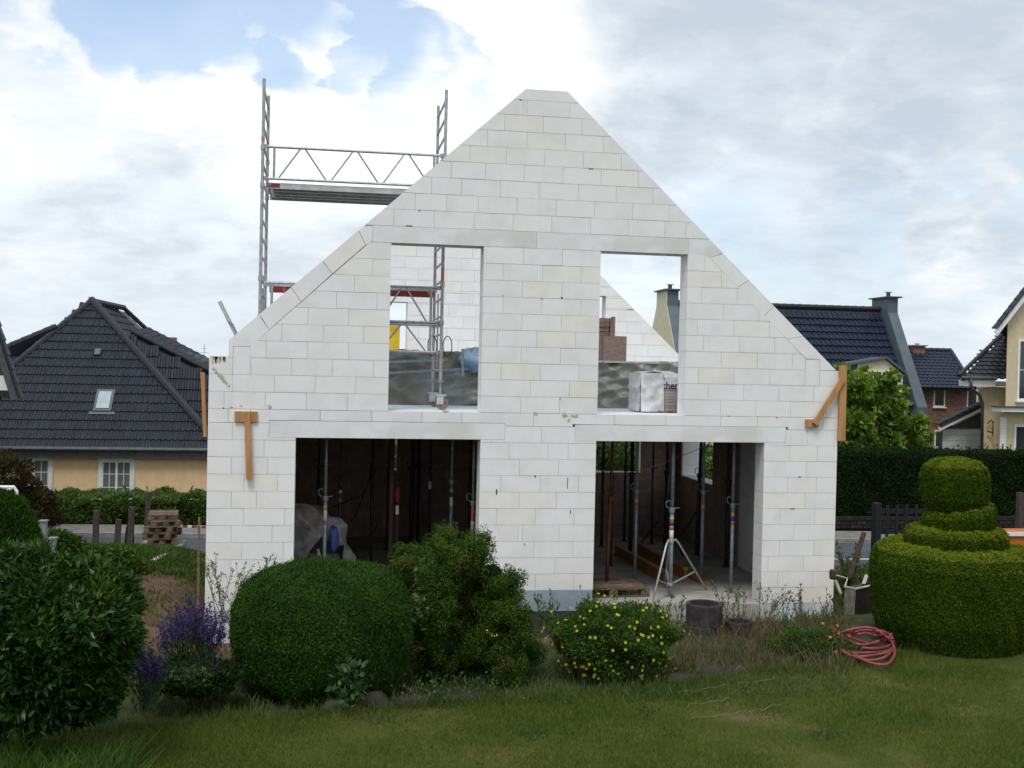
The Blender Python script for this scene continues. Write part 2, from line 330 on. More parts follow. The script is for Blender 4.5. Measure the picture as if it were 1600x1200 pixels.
# ------------------------------------------------------------------ mesh building
WORLD = {}
def wl(o): return WORLD.get(o.name, Vector((0, 0, 0)))
def link(o, origin, parent=None):
    o_ = Vector(origin); COL.objects.link(o); WORLD[o.name] = o_
    if parent is not None: o.parent = parent; o.location = o_ - wl(parent)
    else: o.location = o_
    return o
def tag(o, label=None, cat=None, group=None, kind=None):
    if label: o['label'] = label
    if cat: o['category'] = cat
    if group: o['group'] = group
    if kind: o['kind'] = kind
    return o
def thing(name, label, cat, loc=(0, 0, 0), group=None):
    o = bpy.data.objects.new(name, None); o.empty_display_size = .2; link(o, loc); return tag(o, label, cat, group)
class MB:
    def __init__(s): s.v = []; s.f = []
    def add(s, vs, fs):
        n = len(s.v); s.v += [tuple(float(c) for c in p) for p in vs]; s.f += [tuple(n+i for i in f) for f in fs]; return s
    def box(s, lo, hi, mat=None):
        x0, y0, z0 = lo; x1, y1, z1 = hi
        vs = [(x0,y0,z0),(x1,y0,z0),(x1,y1,z0),(x0,y1,z0),(x0,y0,z1),(x1,y0,z1),(x1,y1,z1),(x0,y1,z1)]
        if mat is not None: vs = [mat @ Vector(p) for p in vs]
        return s.add(vs, [(3,2,1,0),(4,5,6,7),(0,1,5,4),(1,2,6,5),(2,3,7,6),(3,0,4,7)])
    def beam(s, a, b, w, h, up=(0, 0, 1)):
        a, b = Vector(a), Vector(b); d = (b-a); L = d.length; d.normalize(); up = Vector(up)
        x = d.cross(up)
        if x.length < 1e-4: x = d.cross(Vector((0, 1, 0)))
        x.normalize(); y = x.cross(d)
        m = Matrix((( x.x, d.x, y.x, a.x), (x.y, d.y, y.y, a.y), (x.z, d.z, y.z, a.z), (0, 0, 0, 1)))
        return s.box((-w/2, 0, -h/2), (w/2, L, h/2), m)
    def tube(s, pts, r, n=8, caps=True, r2=None):
        pts = [Vector(p) for p in pts]; k = len(pts); vs = []; fs = []
        prev = None
        for i, p in enumerate(pts):
            d = (pts[min(i+1, k-1)] - pts[max(i-1, 0)]).normalized()
            if prev is None:
                a = d.cross(Vector((0, 0, 1)));
                if a.length < .05: a = d.cross(Vector((1, 0, 0)))
            else: a = prev - d*prev.dot(d)
            a.normalize(); prev = a; b = d.cross(a)
            rr = r if r2 is None else r + (r2-r)*i/(k-1)
            for j in range(n):
                t = 2*math.pi*j/n; vs.append(p + a*math.cos(t)*rr + b*math.sin(t)*rr)
        for i in range(k-1):
            for j in range(n): fs.append((i*n+j, i*n+(j+1) % n, (i+1)*n+(j+1) % n, (i+1)*n+j))
        if caps: fs.append(tuple(range(n-1, -1, -1))); fs.append(tuple((k-1)*n+j for j in range(n)))
        return s.add(vs, fs)
    def prism(s, poly, y0, y1):          # polygon in x,z extruded along y
        n = len(poly); vs = [(x, y0, z) for x, z in poly]+[(x, y1, z) for x, z in poly]
        fs = [tuple(range(n)), tuple(range(2*n-1, n-1, -1))]+[(i, i+n, (i+1) % n+n, (i+1) % n) for i in range(n)]
        return s.add(vs, fs)
    def slabpoly(s, pts, thick, nrm=None):   # 3D polygon given thickness along its normal (downwards)
        P = [Vector(p) for p in pts]; nn = Vector(nrm) if nrm else (P[1]-P[0]).cross(P[2]-P[0]).normalized()
        if nrm is None and nn.z < 0: nn = -nn
        n = len(P); vs = P+[p-nn*thick for p in P]
        fs = [tuple(range(n)), tuple(range(2*n-1, n-1, -1))]+[(i, i+n, (i+1) % n+n, (i+1) % n) for i in range(n)]
        return s.add(vs, fs)
    def extr(s, pts, vec):
        P = [Vector(p) for p in pts]; n = len(P); v = Vector(vec)
        return s.add(P+[p+v for p in P], [tuple(range(n)), tuple(range(2*n-1, n-1, -1))]+[(i, i+n, (i+1) % n+n, (i+1) % n) for i in range(n)])
    def lathe(s, prof, c, n=24, cap=True):
        vs = []; fs = []; k = len(prof)
        for r, z in prof:
            for j in range(n):
                t = 2*math.pi*j/n; vs.append((c[0]+r*math.cos(t), c[1]+r*math.sin(t), c[2]+z))
        for i in range(k-1):
            for j in range(n): fs.append((i*n+j, i*n+(j+1) % n, (i+1)*n+(j+1) % n, (i+1)*n+j))
        if cap: fs.append(tuple(range(n-1, -1, -1))); fs.append(tuple((k-1)*n+j for j in range(n)))
        return s.add(vs, fs)
    def build(s, name, mat, parent=None, smooth=False, kind=None, origin=None, bevel=0):
        if origin is None:
            xs, ys, zs = zip(*s.v); origin = ((min(xs)+max(xs))/2, (min(ys)+max(ys))/2, min(zs))
        ox, oy, oz = origin
        me = bpy.data.meshes.new(name); me.from_pydata([(x-ox, y-oy, z-oz) for x, y, z in s.v], [], s.f)
        if bevel:
            import bmesh
            bm = bmesh.new(); bm.from_mesh(me); bmesh.ops.recalc_face_normals(bm, faces=bm.faces)
            bmesh.ops.bevel(bm, geom=list(bm.edges), offset=bevel, segments=1, affect='EDGES'); bm.to_mesh(me); bm.free()
        me.materials.append(mat)
        if smooth: me.polygons.foreach_set('use_smooth', [True]*len(me.polygons))
        me.update()
        o = bpy.data.objects.new(name, me); link(o, origin, parent)
        if kind: o['kind'] = kind
        return o
def fastmesh(name, V, mat, parent=None, origin=(0, 0, 0), kind='stuff', F=None, smooth=False):
    """V: (n,4,3) quads, or (n,3,3) triangles"""
    n, k = V.shape[0], V.shape[1]
    me = bpy.data.meshes.new(name)
    co = (V.reshape(-1, 3)-np.array(origin)).astype(np.float32)
    me.vertices.add(n*k); me.vertices.foreach_set('co', co.ravel())
    me.loops.add(n*k); me.loops.foreach_set('vertex_index', np.arange(n*k, dtype=np.int32))
    me.polygons.add(n); me.polygons.foreach_set('loop_start', np.arange(0, n*k, k, dtype=np.int32))
    me.materials.append(mat); me.update(calc_edges=True); me.validate()
    o = bpy.data.objects.new(name, me); link(o, origin, parent)
    if kind: o['kind'] = kind
    return o
def unit(a): return a/np.maximum(np.linalg.norm(a, axis=1, keepdims=True), 1e-9)
def leafquads(P, D, length, width, lj=.35, tilt=.0):
    """folded diamond leaves at points P growing along D"""
    n = len(P); D = unit(D); L = length*(1-lj+2*lj*RNG.random((n, 1))); w = width*(1-lj+2*lj*RNG.random((n, 1)))
    r = RNG.normal(size=(n, 3)); B = unit(np.cross(D, r)); N = np.cross(B, D)
    a = P; c = P + D*L; mid = P + D*L*.45
    return np.stack([a, mid+B*w*.5+N*w*.18, c-N*L*.1, mid-B*w*.5+N*w*.18], axis=1)
def flatleaves(P, N, length, width, lift=.35, lj=.35):
    """small leaves lying nearly flat on the clipped surface"""
    n = len(P); r = RNG.normal(size=(n, 3)); Tn = unit(np.cross(N, r)); D = unit(Tn+N*lift*RNG.random((n, 1))+RNG.normal(size=(n, 3))*.25)
    B = unit(np.cross(N+RNG.normal(size=(n, 3))*.35, D)); L = length*(1-lj+2*lj*RNG.random((n, 1))); w = width*(1-lj+2*lj*RNG.random((n, 1)))
    a = P; c = P+D*L; mid = P+D*L*.45
    return np.stack([a, mid+B*w*.5, c, mid-B*w*.5], axis=1)
def rand_dir(n): return unit(RNG.normal(size=(n, 3)))

def block_mesh(name, poly, y0, y1, mat, parent, bev=.0): 
    return MB().prism(poly, y0, y1).build(name, mat, parent)

# ================================================================== TERRAIN
LZ = -2.23                                        # lawn level
BX = [(-9.0, -8.9), (1.0, -7.35), (3.0, -7.1), (5.0, -6.75), (7.0, -6.0), (9.0, -5.5), (16, -4.3), (60, -3)]   # border line of the lawn: x, y
def border_y(x): return np.interp(x, [p[0] for p in BX], [p[1] for p in BX])
def ground_z(x, y):
    x = np.asarray(x, float); y = np.asarray(y, float)
    by = border_y(x); d = y-by
    z = np.where(d < 0, LZ - .004, LZ)
    z = np.where(d >= 0, LZ-.02 - 1.2*np.clip((d-1.7)/2.6, 0, 1)**1.3, z)
    # bank of dug soil left of the new house
    lft = 1/(1+np.exp((x+.2)/.35))
    bank = lft*np.clip((y+3.5)/7.0, 0, 1)**.9*.72*np.clip(1-(np.abs(x+2.6)/9)**4, 0, 1)
    z = z + np.where(d > 1.5, bank, 0)
    far = np.clip((y-4.2)/6.0, 0, 1); far = far*far*(3-2*far)
    z = z*(1-far) + (-4.46)*far
    return z
def make_ground():
    xs = np.concatenate([[-1500, -400, -120, -60, -35], np.arange(-24, 34.01, .35), [45, 70, 140, 400, 1500]])
    ys = np.concatenate([[-300, -60, -30, -17, -14], np.arange(-12, 22.01, .3), [30, 45, 80, 150, 400, 2500]])
    X, Y = np.meshgrid(xs, ys); Z = ground_z(X, Y)
    bump = .05*np.sin(X*2.1+1.3*np.sin(Y*1.7))*np.sin(Y*2.6+X) + .03*np.sin(5.1*X+Y*3.3)
    near = (Y > border_y(X)+.8) & (Y < 9.5)
    Z = Z + np.where(near, bump, 0)
    inside = (X > -.25) & (X < 10) & (Y > -.5) & (Y < 8)
    Z = np.where(inside, np.minimum(Z, -3.42), Z)
    lawn = Y < border_y(X)
    Z = np.where(lawn, Z-.06, Z)
    me = bpy.data.meshes.new('ground'); nx, ny = len(xs), len(ys)
    vs = np.stack([X, Y, Z], -1).reshape(-1, 3)
    fs = [(j*nx+i, j*nx+i+1, (j+1)*nx+i+1, (j+1)*nx+i) for j in range(ny-1) for i in range(nx-1)]
    me.from_pydata(vs.tolist(), [], fs); me.materials.append(M['soil'])
    g = np.ones(len(vs))
    x, y = vs[:, 0], vs[:, 1]
    soil = (x > -3.6) & (x < .3) & (y > -6) & (y < 3.4)
    g[soil] = .12
    g[(x > -1) & (x < 11) & (y > -2.5) & (y < 9)] = .25
    g[(x < -3.0) & (x > -4.2) & (y > -3) & (y < 4)] = .45
    ca = me.color_attributes.new('grass', 'FLOAT_COLOR', 'POINT')
    ca.data.foreach_set('color', np.repeat(np.stack([g, g, g, np.ones_like(g)], 1).astype(np.float32).ravel(), 1))
    me.polygons.foreach_set('use_smooth', [True]*len(me.polygons))
    o = bpy.data.objects.new('ground', me); link(o, (0, 0, 0)); tag(o, kind='structure')
    # the lawn sheet
    b = MB(); xs = np.linspace(-14, 22, 73); rows = 14; vs = []; fs = []
    for i, x in enumerate(xs):
        by = float(border_y(x))
        for j in range(rows):
            y = -17 + (by+.02+17)*j/(rows-1)
            vs.append((x, y, LZ + .012*math.sin(x*1.9+y)*math.sin(y*1.3)))
    for i in range(len(xs)-1):
        for j in range(rows-1): fs.append((i*rows+j, (i+1)*rows+j, (i+1)*rows+j+1, i*rows+j+1))
    b.add(vs, fs); tag(b.build('lawn', M['lawn'], smooth=True), kind='structure')
make_ground()
# road behind the house, with pavement and kerb
def road():
    def line(off, z): 
        a = (-60, 21.0+off, z); c = (60, 12.0+off, z); return a, c
    def strip(name, o0, o1, z, mat, thick=0, kind='structure'):
        a0, c0 = line(o0, z); a1, c1 = line(o1, z); b = MB()
        if thick: b.slabpoly([a0, c0, c1, a1], thick)
        else: b.add([a0, c0, c1, a1], [(0, 1, 2, 3)])
        o = b.build(name, mat); return tag(o, kind=kind)
    strip('road', -6.6, 0, -4.452, M['asphalt'])
    strip('kerb', 0.0, .16, -4.33, M['kerb'], .14)
    strip('pavement', .16, 1.75, -4.335, M['paving'], .14)
    strip('near_kerb', -6.85, -6.6, -4.40, M['kerb'], .10)
    b = MB(); a, c = Vector(line(-2.9, -4.447)[0]), Vector(line(-2.9, -4.447)[1]); d = (c-a).normalized(); n = Vector((-d.y, d.x, 0))*.06
    L = (c-a).length; t = 0
    while t < L-1: b.add([a+d*t-n, a+d*(t+1.1)-n, a+d*(t+1.1)+n, a+d*t+n], [(0, 1, 2, 3)]); t += 2.3
    tag(b.build('road_marking', M['road_paint']), kind='structure')
road()
def road_y(x, off=0): return 17.2+2.9+off + (x+60)/120*(-5.9-5.8+0.0)

# ================================================================== THE NEW HOUSE
UP = [[[0.22, 0.804, 1.396, 1.989], [4.59, 5.19], [7.762, 8.342, 8.917, 9.519]], [[0.34, 0.929, 1.518, 2.11], [4.733, 5.34], [7.554, 8.134, 8.72, 9.303]], [[0.335, 0.587, 1.173, 1.764, 2.364], [4.28, 4.884, 5.482], [7.392, 7.979, 8.562, 9.149, 9.397]], [[0.335, 0.582, 0.805, 1.396, 1.992], [4.583, 5.189], [7.759, 8.348, 8.929, 9.146, 9.395]], [[1.026, 1.62, 2.208], [4.215, 4.818, 5.42], [7.455, 8.046, 8.629]], [[1.396, 1.988], [4.583, 5.19], [7.356, 7.951, 8.532]], [[1.805, 2.4], [4.287, 4.888, 5.493], [7.767, 8.353]], [[2.058], [4.579, 5.189], [7.405, 7.99]], [[2.327], [4.276, 4.881, 5.483], [7.727]], [[], [4.583, 5.186], [7.451]]]
TOP = [[2.621, 3.221, 3.819, 4.415, 5.008, 5.611, 6.209, 6.793, 7.131], [2.932, 3.402, 3.877, 4.475, 5.075, 5.669, 6.271, 6.854], [3.17, 3.617, 4.21, 4.809, 5.412, 6.007, 6.586], [3.462, 3.976, 4.573, 5.168, 5.762, 6.354], [3.738, 4.289, 4.88, 5.478, 6.076], [3.997, 4.601, 5.191, 5.791], [4.255, 4.848, 5.443], [4.531, 4.587, 5.251]]
LOW = [[[0.345], [4.925], [9.211]], [[0.8], [4.43, 5.029, 5.343], [8.929, 9.392]], [[0.34, 0.855], [4.592, 5.196], [9.21]], [[0.524, 1.004], [4.312, 4.917, 5.517], [8.902, 9.383]], [[0.349, 0.705], [4.598, 5.179], [9.202]], [[0.527, 1.116], [4.255, 4.855, 5.457], [8.791, 9.374]], [[0.353, 0.937], [4.594, 4.663, 5.229], [9.028]], [[0.511, 1.102], [4.251, 4.844, 5.453], [8.793, 9.37]], [[0.357, 0.946], [4.556, 5.174], [8.608, 9.197]], [[0.521, 1.107], [4.271, 4.878, 5.477], [8.775, 9.366]], [[0.371, 0.955], [], [8.621, 9.165]]]
T = .365; HW = 9.72; HD = 7.4; FZ = -2.95
W1, W2, W3, W4 = 2.59, 3.98, 5.785, 7.175
D1, D2, D3, D4 = 1.25, 3.99, 5.78, 8.50
SLB = .2
# gable outline (x, z): left slope, flat top, right slope
def left_x(z): return 0.276 + (z-1.0)*(4.566-.276)/(4.898-1.0)
def right_x(z): return 10.40 - z + (.285 if z > 4.6 else 0)*0 - .29*max(0, z-.8)/4.1
def lin_clip(poly, a, b, c):             # keep a*x+b*z<=c
    out = []
    for i in range(len(poly)):
        p, q = poly[i], poly[(i+1) % len(poly)]
        fp, fq = a*p[0]+b*p[1]-c, a*q[0]+b*q[1]-c
        if fp <= 0: out.append(p)
        if (fp < 0 < fq) or (fq < 0 < fp):
            t = fp/(fp-fq); out.append((p[0]+(q[0]-p[0])*t, p[1]+(q[1]-p[1])*t))
    return out
def halfplane(p, q):                     # keep the side right of p->q (clockwise inside)
    (x0, z0), (x1, z1) = p, q; a, b = -(z1-z0), (x1-x0)
    return a, b, a*x0+b*z0
GL0, GL1 = (.276, 1.0), (4.566, 4.898)
GR0, GR1 = (5.21, 4.898), (9.66, .76)
IL0, IL1 = (.591, .918), (2.211, 2.43)   # inner line of sloping border blocks, left
IR0, IR1 = (7.527, 2.46), (9.163, .913)
def clip_gable(poly, inner=False, eps=0.0):
    for p, q in (((GL0[0]+eps, GL0[1]), (GL1[0]+eps, GL1[1])), ((GR0[0]-eps, GR0[1]), (GR1[0]-eps, GR1[1]))):
        poly = lin_clip(poly, *halfplane(p, q))
        if len(poly) < 3: return []
    return poly
def clip_inner(poly, side):
    p, q = (IL0, IL1) if side == 'L' else (IR0, IR1)
    return lin_clip(poly, *halfplane(p, q))
G = .0026                               # half joint
def area(poly): return abs(sum(poly[i][0]*poly[(i+1) % len(poly)][1]-poly[(i+1) % len(poly)][0]*poly[i][1] for i in range(len(poly))))/2

house = thing('unfinished_house', 'unfinished white block house with open gable and propped ground floor', 'house', (HW/2, HD/2, -3.35))
front = MB()
# core of the wall behind the joints
def core_strip(b, x0, x1, z0, z1, y0=.007, y1=T-.007, e=.006):
    b.prism([(x0+e, z0), (x1-e, z0), (x1-e, z1), (x0+e, z1)], y0, y1)
zc = .5
for (x0, x1, z0, z1) in [(0, D1, -3.3, -.41), (D2, D3, -3.3, -.41), (D4, HW, -3.3, -.41), (0, HW, -.41, -.205), (0, W1, .0, .745), (W2, W3, 0, 2.5), (W4, HW, 0, .70)]:
    core_strip(front, x0, x1, z0, z1)
for poly in ([(.29, .745), (W1-.006, .745), (W1-.006, 2.5), (2.0, 2.5)], [(W4+.006, .70), (9.70, .70), (7.85, 2.5), (W4+.006, 2.5)], [(1.9, 2.5), (8, 2.5), (5.2, 4.89), (4.57, 4.89)]):
    p = clip_gable(poly, eps=.012)
    front.prism(p, .007, T-.007)
fw = front.build('front_wall', M['joint'], house)
fw['label'] = 'white aerated concrete block gable wall with two doorways and two window openings'
NB = 0
def put_block(poly, y0=0, y1=T, parent=None, mat='block', dy=None, name='block'):
    global NB
    if len(poly) < 3 or area(poly) < .004: return None
    NB += 1
    d = random.uniform(-.0022, .0022) if dy is None else dy
    cx = sum(p[0] for p in poly)/len(poly); cz = sum(p[1] for p in poly)/len(poly)
    a = random.gauss(0, .0009)
    poly = [(cx+(x-cx)*math.cos(a)-(z-cz)*math.sin(a), cz+(z-cz)*math.cos(a)+(x-cx)*math.sin(a)) for x, z in poly]
    return MB().prism(poly, y0+d, y1+d).build(name, M[mat], parent or fw)
def rect(x0, x1, z0, z1, gx0=G, gx1=G):
    j = lambda: random.uniform(-.0012, .0012)
    return [(x0+gx0, z0+G+j()), (x1-gx1, z0+G+j()), (x1-gx1, z1-G+j()), (x0+gx0, z1-G+j())]
def row(xs, z0, z1, x0, x1, **kw):
    e = [x0]+sorted(x for x in xs if x0+.03 < x < x1-.03)+[x1]
    for a, b in zip(e[:-1], e[1:]): yield rect(a, b, z0, z1, 0 if a == x0 else G, 0 if b == x1 else G)
for k, (l, c, r) in enumerate(UP):
    z0 = .25*k; z1 = z0+.25
    xl = 0 if z0 < .74 else .272
    for p in row(l, z0, z1, xl, W1):
        if z0 >= .5 and z0 < 1.0 and .33 < p[0][0] < .36 and p[1][0] < .6: continue      # the upright block
        if z0 >= .75: 
            if z0 < .8 and p[1][0] < .36: put_block(p); continue
            p = clip_inner(p, 'L')
        put_block(p)
    for p in row(c, z0, z1, W2, W3): put_block(p)
    for p in row(r, z0, z1, W4, HW):
        if .5 <= z0 < 1.0 and 9.14 < p[0][0] < 9.16 and p[1][0] < 9.41: continue
        if z0 >= .75:
            if p[0][0] > 9.3: p = clip_gable(p)
            elif p[0][0] < 9.16: p = clip_inner(p, 'R')
            else: continue
        put_block(p)
put_block([(.339, .504), (.583, .504), (.583, .905), (.339, .905)])
put_block([(9.153, .504), (9.39, .504), (9.39, .915), (9.153, .915)])
# sloping border blocks
def border(outer, inner, cuts):
    seq = []
    for (o, i) in cuts: seq.append((o, i))
    for (o0, i0), (o1, i1) in zip(seq[:-1], seq[1:]):
        e = .004
        def tow(a, b): d = Vector(b)-Vector(a); d.normalize(); return (a[0]+d.x*e, a[1]+d.y*e)
        poly = [tow(i0, i1), tow(i1, i0), tow(o1, o0), tow(o0, o1)]
        poly[0] = (poly[0][0], poly[0][1]+.004); poly[1] = (poly[1][0], poly[1][1]+.004)
        put_block(poly)
border(None, None, [((.695, 1.381), (.841, 1.161)), ((1.143, 1.788), (1.291, 1.583)), ((1.59, 2.194), (1.737, 2.009)), ((2.10, 2.66), (2.211, 2.45))])
put_block([(.272, .75+G), (.334, .75+G), (.334, .911), (.277, .992)])
put_block([(.339, .912), (.588, .912), (.838, 1.157), (.692, 1.377), (.279, 1.002)])
put_block([(2.218, 2.45), (2.31, 2.52), (2.31, 2.73), (2.17, 2.72), (2.11, 2.665)])
border(None, None, [((7.75, 2.536), (7.527, 2.46)), ((8.18, 2.136), (7.995, 2.016)), ((8.60, 1.745), (8.449, 1.582)), ((9.10, 1.281), (8.83, 1.228)), ((9.49, .918), (9.163, .922))])
# the last stretch before the upper right lintel
put_block([(7.18, 2.50), (7.45, 2.50), (7.520, 2.46), (7.738, 2.545), (7.60, 2.675), (7.53, 2.746), (7.18, 2.746)], mat='lintel')
# upper lintels
put_block([(2.315, 2.503), (4.777, 2.503), (4.777, 2.747), (2.315, 2.747)], mat='lintel', dy=-.001, name='lintel')
put_block([(4.784, 2.503), (7.176, 2.503), (7.176, 2.747), (4.784, 2.747)], mat='lintel', dy=.001, name='lintel')
for k, xs in enumerate(TOP):
    z0 = 2.75+.25*k; z1 = z0+.25 if k < 7 else 4.73
    for p in row(xs, z0, z1, left_x(z0)-.4, right_x(z0)+.4):
        p = clip_gable(p); put_block(p)
put_block(clip_gable([(4.0, 4.734), (5.9, 4.734), (5.9, 4.898), (4.0, 4.898)]))
# band at the slab edge and lower part
BAND = [0.286, 0.60]
for p in row(BAND, -.2, 0, 0, .864): put_block(p, 0, .115, dy=0)
for p in row([1.6, 2.35, 3.1, 3.7], -.16, 0, .864, 4.359): put_block(p, 0, .115, mat='lintel', dy=0)
for p in row([4.796], -.2, 0, 4.359, 5.405): put_block(p, 0, .115, dy=0)
for p in row([6.059, 6.876, 7.772, 8.373], -.16, 0, 5.405, 8.891): put_block(p, 0, .115, dy=0)
for p in row([9.471], -.2, 0, 8.891, HW): put_block(p, 0, .115, dy=0)
put_block([(.868, -.408), (4.355, -.408), (4.355, -.163), (.868, -.163)], mat='lintel', name='lintel', dy=-.001)
put_block([(5.443, -.408), (8.850, -.408), (8.850, -.163), (5.443, -.163)], mat='lintel', name='lintel', dy=-.001)
for j, (l, c, r) in enumerate(LOW):
    z1 = -.2-.25*j; z0 = z1-.25
    if j == 0:
        segs = [(l, 0, .864), (c, 4.359, 5.439), (r, 8.854, HW)]
    else: segs = [(l, 0, D1), (c, D2, D3), (r, D4, HW)]
    for xs, a, b in segs:
        if j == 10 and a == D2: continue
        for p in row(xs, z0, z1, a, b): put_block(p)
for a, b in ((.864, D1), (D2, 4.359), (5.439, D3), (D4, 8.854)): put_block([(a, -.447), (b, -.447), (b, -.412), (a, -.412)])
NFRONT = NB
# plinth, floor and slab
MB().box((D2+.01, -.012, -3.02), (D3-.03, .30, -2.705)).build('grey_plinth', M['plinth_grey'], house)
MB().box((D2, .0, -3.6), (D3, .30, -3.025)).build('black_foundation', M['black_membrane'], house)
MB().box((D4, .004, -3.6), (HW, .35, -2.955)).build('pale_plinth', M['plinth_white'], house)
MB().box((0, .004, -3.6), (D1, .35, -2.955)).build('pale_plinth', M['plinth_white'], house)
fl = MB().box((T, .02, FZ-.2), (HW-T, HD-T, FZ)); fl.box((D1, 0, FZ-.6), (D2, .019, FZ-.003)); fl.box((D3, 0, FZ-.6), (D4, .019, FZ-.003))
fl.build('floor_slab', M['floor'], house)
MB().box((T+.01, T+.01, -.215), (HW-T-.01, HD-T-.01, -.2005)).build('ceiling_shade_sheet', M['concrete_dark'], house)  # dark sheet under the concrete slab, interior shade put into its colour
MB().box((.0, .118, -.2), (HW, HD, -.004)).build('ceiling_slab', M['slab'], house)
MB().box((W1+.001, .004, -.006), (W2-.001, .116, -.0005)).build('window_sill_strip', M['slab_top'], house)
MB().box((T+.005, T+.005, -.003), (HW-T-.005, HD-T-.005, .002)).build('slab_surface', M['slab_top'], house)
MB().box((W1+.002, .118, -.003), (W2-.002, T+.004, .0015)).build('slab_surface', M['slab_top'], house)
MB().box((W3+.002, .02, -.003), (W4-.002, T+.004, .0015)).build('slab_surface', M['slab_top'], house)
# side and rear walls
SWY0, SWY1 = T+.002, HD-T-.002
def wall_x(name, xa, xb, z0, z1, holes, face, mt='block', jm='joint'):
    """wall along y; holes (ya, yb, za, zb); block courses joined on the visible inner face"""
    b = MB(); c = MB(); kk = 0; z = z0
    sgn = 1 if face > 0 else -1
    cx0, cx1 = xa+.006, xb-.006
    def segs(za, zb):
        iv = [(SWY0, SWY1)]
        for (ya, yb, ha, hb) in holes:
            if za < hb-.001 and zb > ha+.001:
                iv = [q for (p0, p1) in iv for q in ((p0, min(p1, ya)), (max(p0, yb), p1)) if q[1]-q[0] > .01]
        return iv
    cuts = sorted({z0, z1}|{h[2] for h in holes}|{h[3] for h in holes})
    for za, zb in zip(cuts[:-1], cuts[1:]):
        for ya, yb in segs(za, zb): c.box((cx0, ya+.004, za), (cx1, yb-.004, zb))
    while z < z1-.01:
        zb = min(z+.25, z1)
        ed = sorted({z, zb}|{h[i] for h in holes for i in (2, 3) if z < h[i] < zb})
        for za_, zb_ in zip(ed[:-1], ed[1:]):
            for ya, yb in segs(za_, zb_):
                y = ya - ((kk % 2)*.3 + .1) % .6
                while y < yb:
                    p, q = max(y, ya), min(y+.6, yb)
                    if q-p > .02: b.box((xa+random.uniform(0, .002), p+G, za_+G), (xb-random.uniform(0, .002), q-G, zb_-G))
                    y += .6
        z = zb; kk += 1
    w = c.build(name, M[jm], house); b.build('block_courses', M[mt], w, kind='stuff')
wall_x('side_wall', HW-T, HW, FZ-.4, -.205, [(4.65, 6.62, -1.58, -.41)], -1)
wall_x('side_wall', 0, T, FZ-.4, -.205, [], 1)
wall_x('added_shade_wall', 4.72, 4.96, FZ, -.205, [], 1, 'brown_shade', 'core')  # unseen partition added to stop light bouncing between the rooms
wall_x('shade_leaf', T+.002, T+.05, FZ, -.205, [], 1, 'brown_shade', 'core')  # brown skin over the white blocks, painting interior shade
wall_x('shade_leaf', HW-T-.03, HW-T-.002, FZ, -.205, [(0, 3.2, FZ, 0), (4.65, 6.62, -1.58, -.41)], 1, 'brown_shade', 'core')  # brown only away from the doorway: the fade into shade is painted
wall_x('knee_wall', HW-T, HW, 0.004, .75, [], -1)
wall_x('knee_wall', 0, T, 0.004, .75, [], 1)
# rear gable wall, its inner face seen through the openings; Y from HD-T to HD
def rear():
    y0, y1 = HD-T, HD
    holes = [(2.30, 3.33, .60, 2.03), (7.0, 7.66, 1.5, 2.30), (2.98, 3.215, -1.54, -.41), (7.35, 8.52, -1.56, -.41)]
    c = MB()
    def segs(za, zb, a, b):
        iv = [(a, b)]
        for (xa, xb, ha, hb) in holes:
            if za < hb-.001 and zb > ha+.001: iv = [q for (p0, p1) in iv for q in ((p0, min(p1, xa)), (max(p0, xb), p1)) if q[1]-q[0] > .01]
        return iv
    cuts = sorted({FZ-.4, -.205, .004, 1.0, 4.89}|{h[2] for h in holes}|{h[3] for h in holes})
    for za, zb in zip(cuts[:-1], cuts[1:]):
        if za >= -.21 and zb <= .01: continue
        for a, b in segs(za, zb, 0, HW):
            p = [(a+.004, za), (b-.004, za), (b-.004, zb), (a+.004, zb)]
            if za > .7: p = clip_gable(p, eps=.012)
            if len(p) > 2: c.prism(p, y0+.008, y1-.008)
    w = c.build('rear_wall', M['joint'], house)
    lowb = MB(); k = 0
    z = FZ-.4+.0
    zs = []
    while z < -.21: zs.append((z, min(z+.25, -.205))); z += .25
    z = .004
    while z < 4.89: zs.append((z, min(z+.25, 4.898))); z += .25
    for (za, zb) in zs:
        k += 1
        ed = sorted({za, zb}|{h[i] for h in holes for i in (2, 3) if za+.02 < h[i] < zb-.02})
        for e0, e1 in zip(ed[:-1], ed[1:]):
            for a, b in segs(e0, e1, 0, HW):
                x = a - (k % 2)*.3 - random.uniform(0, .12)
                while x < b:
                    p, q = max(x, a), min(x+.6, b)
                    if q-p > .03:
                        poly = rect(p, q, e0, e1)
                        if za > .7: poly = clip_gable(poly)
                        vis = (za > .5 and ((2.9 < q and p < 4.9) or (q > 7.4 and p < 9.6)))
                        if len(poly) > 2 and area(poly) > .004:
                            if vis: put_block(poly, y0, y1, w)
                            else: lowb.prism(poly, y0, y1)
                    x += .6
    lowb.build('block_courses', M['block'], w, kind='stuff')
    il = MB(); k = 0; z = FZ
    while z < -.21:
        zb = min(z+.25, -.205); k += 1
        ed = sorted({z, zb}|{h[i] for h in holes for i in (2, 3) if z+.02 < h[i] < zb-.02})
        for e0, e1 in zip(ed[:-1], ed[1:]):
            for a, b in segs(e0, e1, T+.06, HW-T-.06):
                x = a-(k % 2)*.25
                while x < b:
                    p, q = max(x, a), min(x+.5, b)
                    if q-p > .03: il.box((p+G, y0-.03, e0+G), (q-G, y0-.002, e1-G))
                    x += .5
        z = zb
    il.build('shade_leaf', M['brown_shade'], w, kind='stuff')  # brown skin that paints the rear wall into shade
rear()
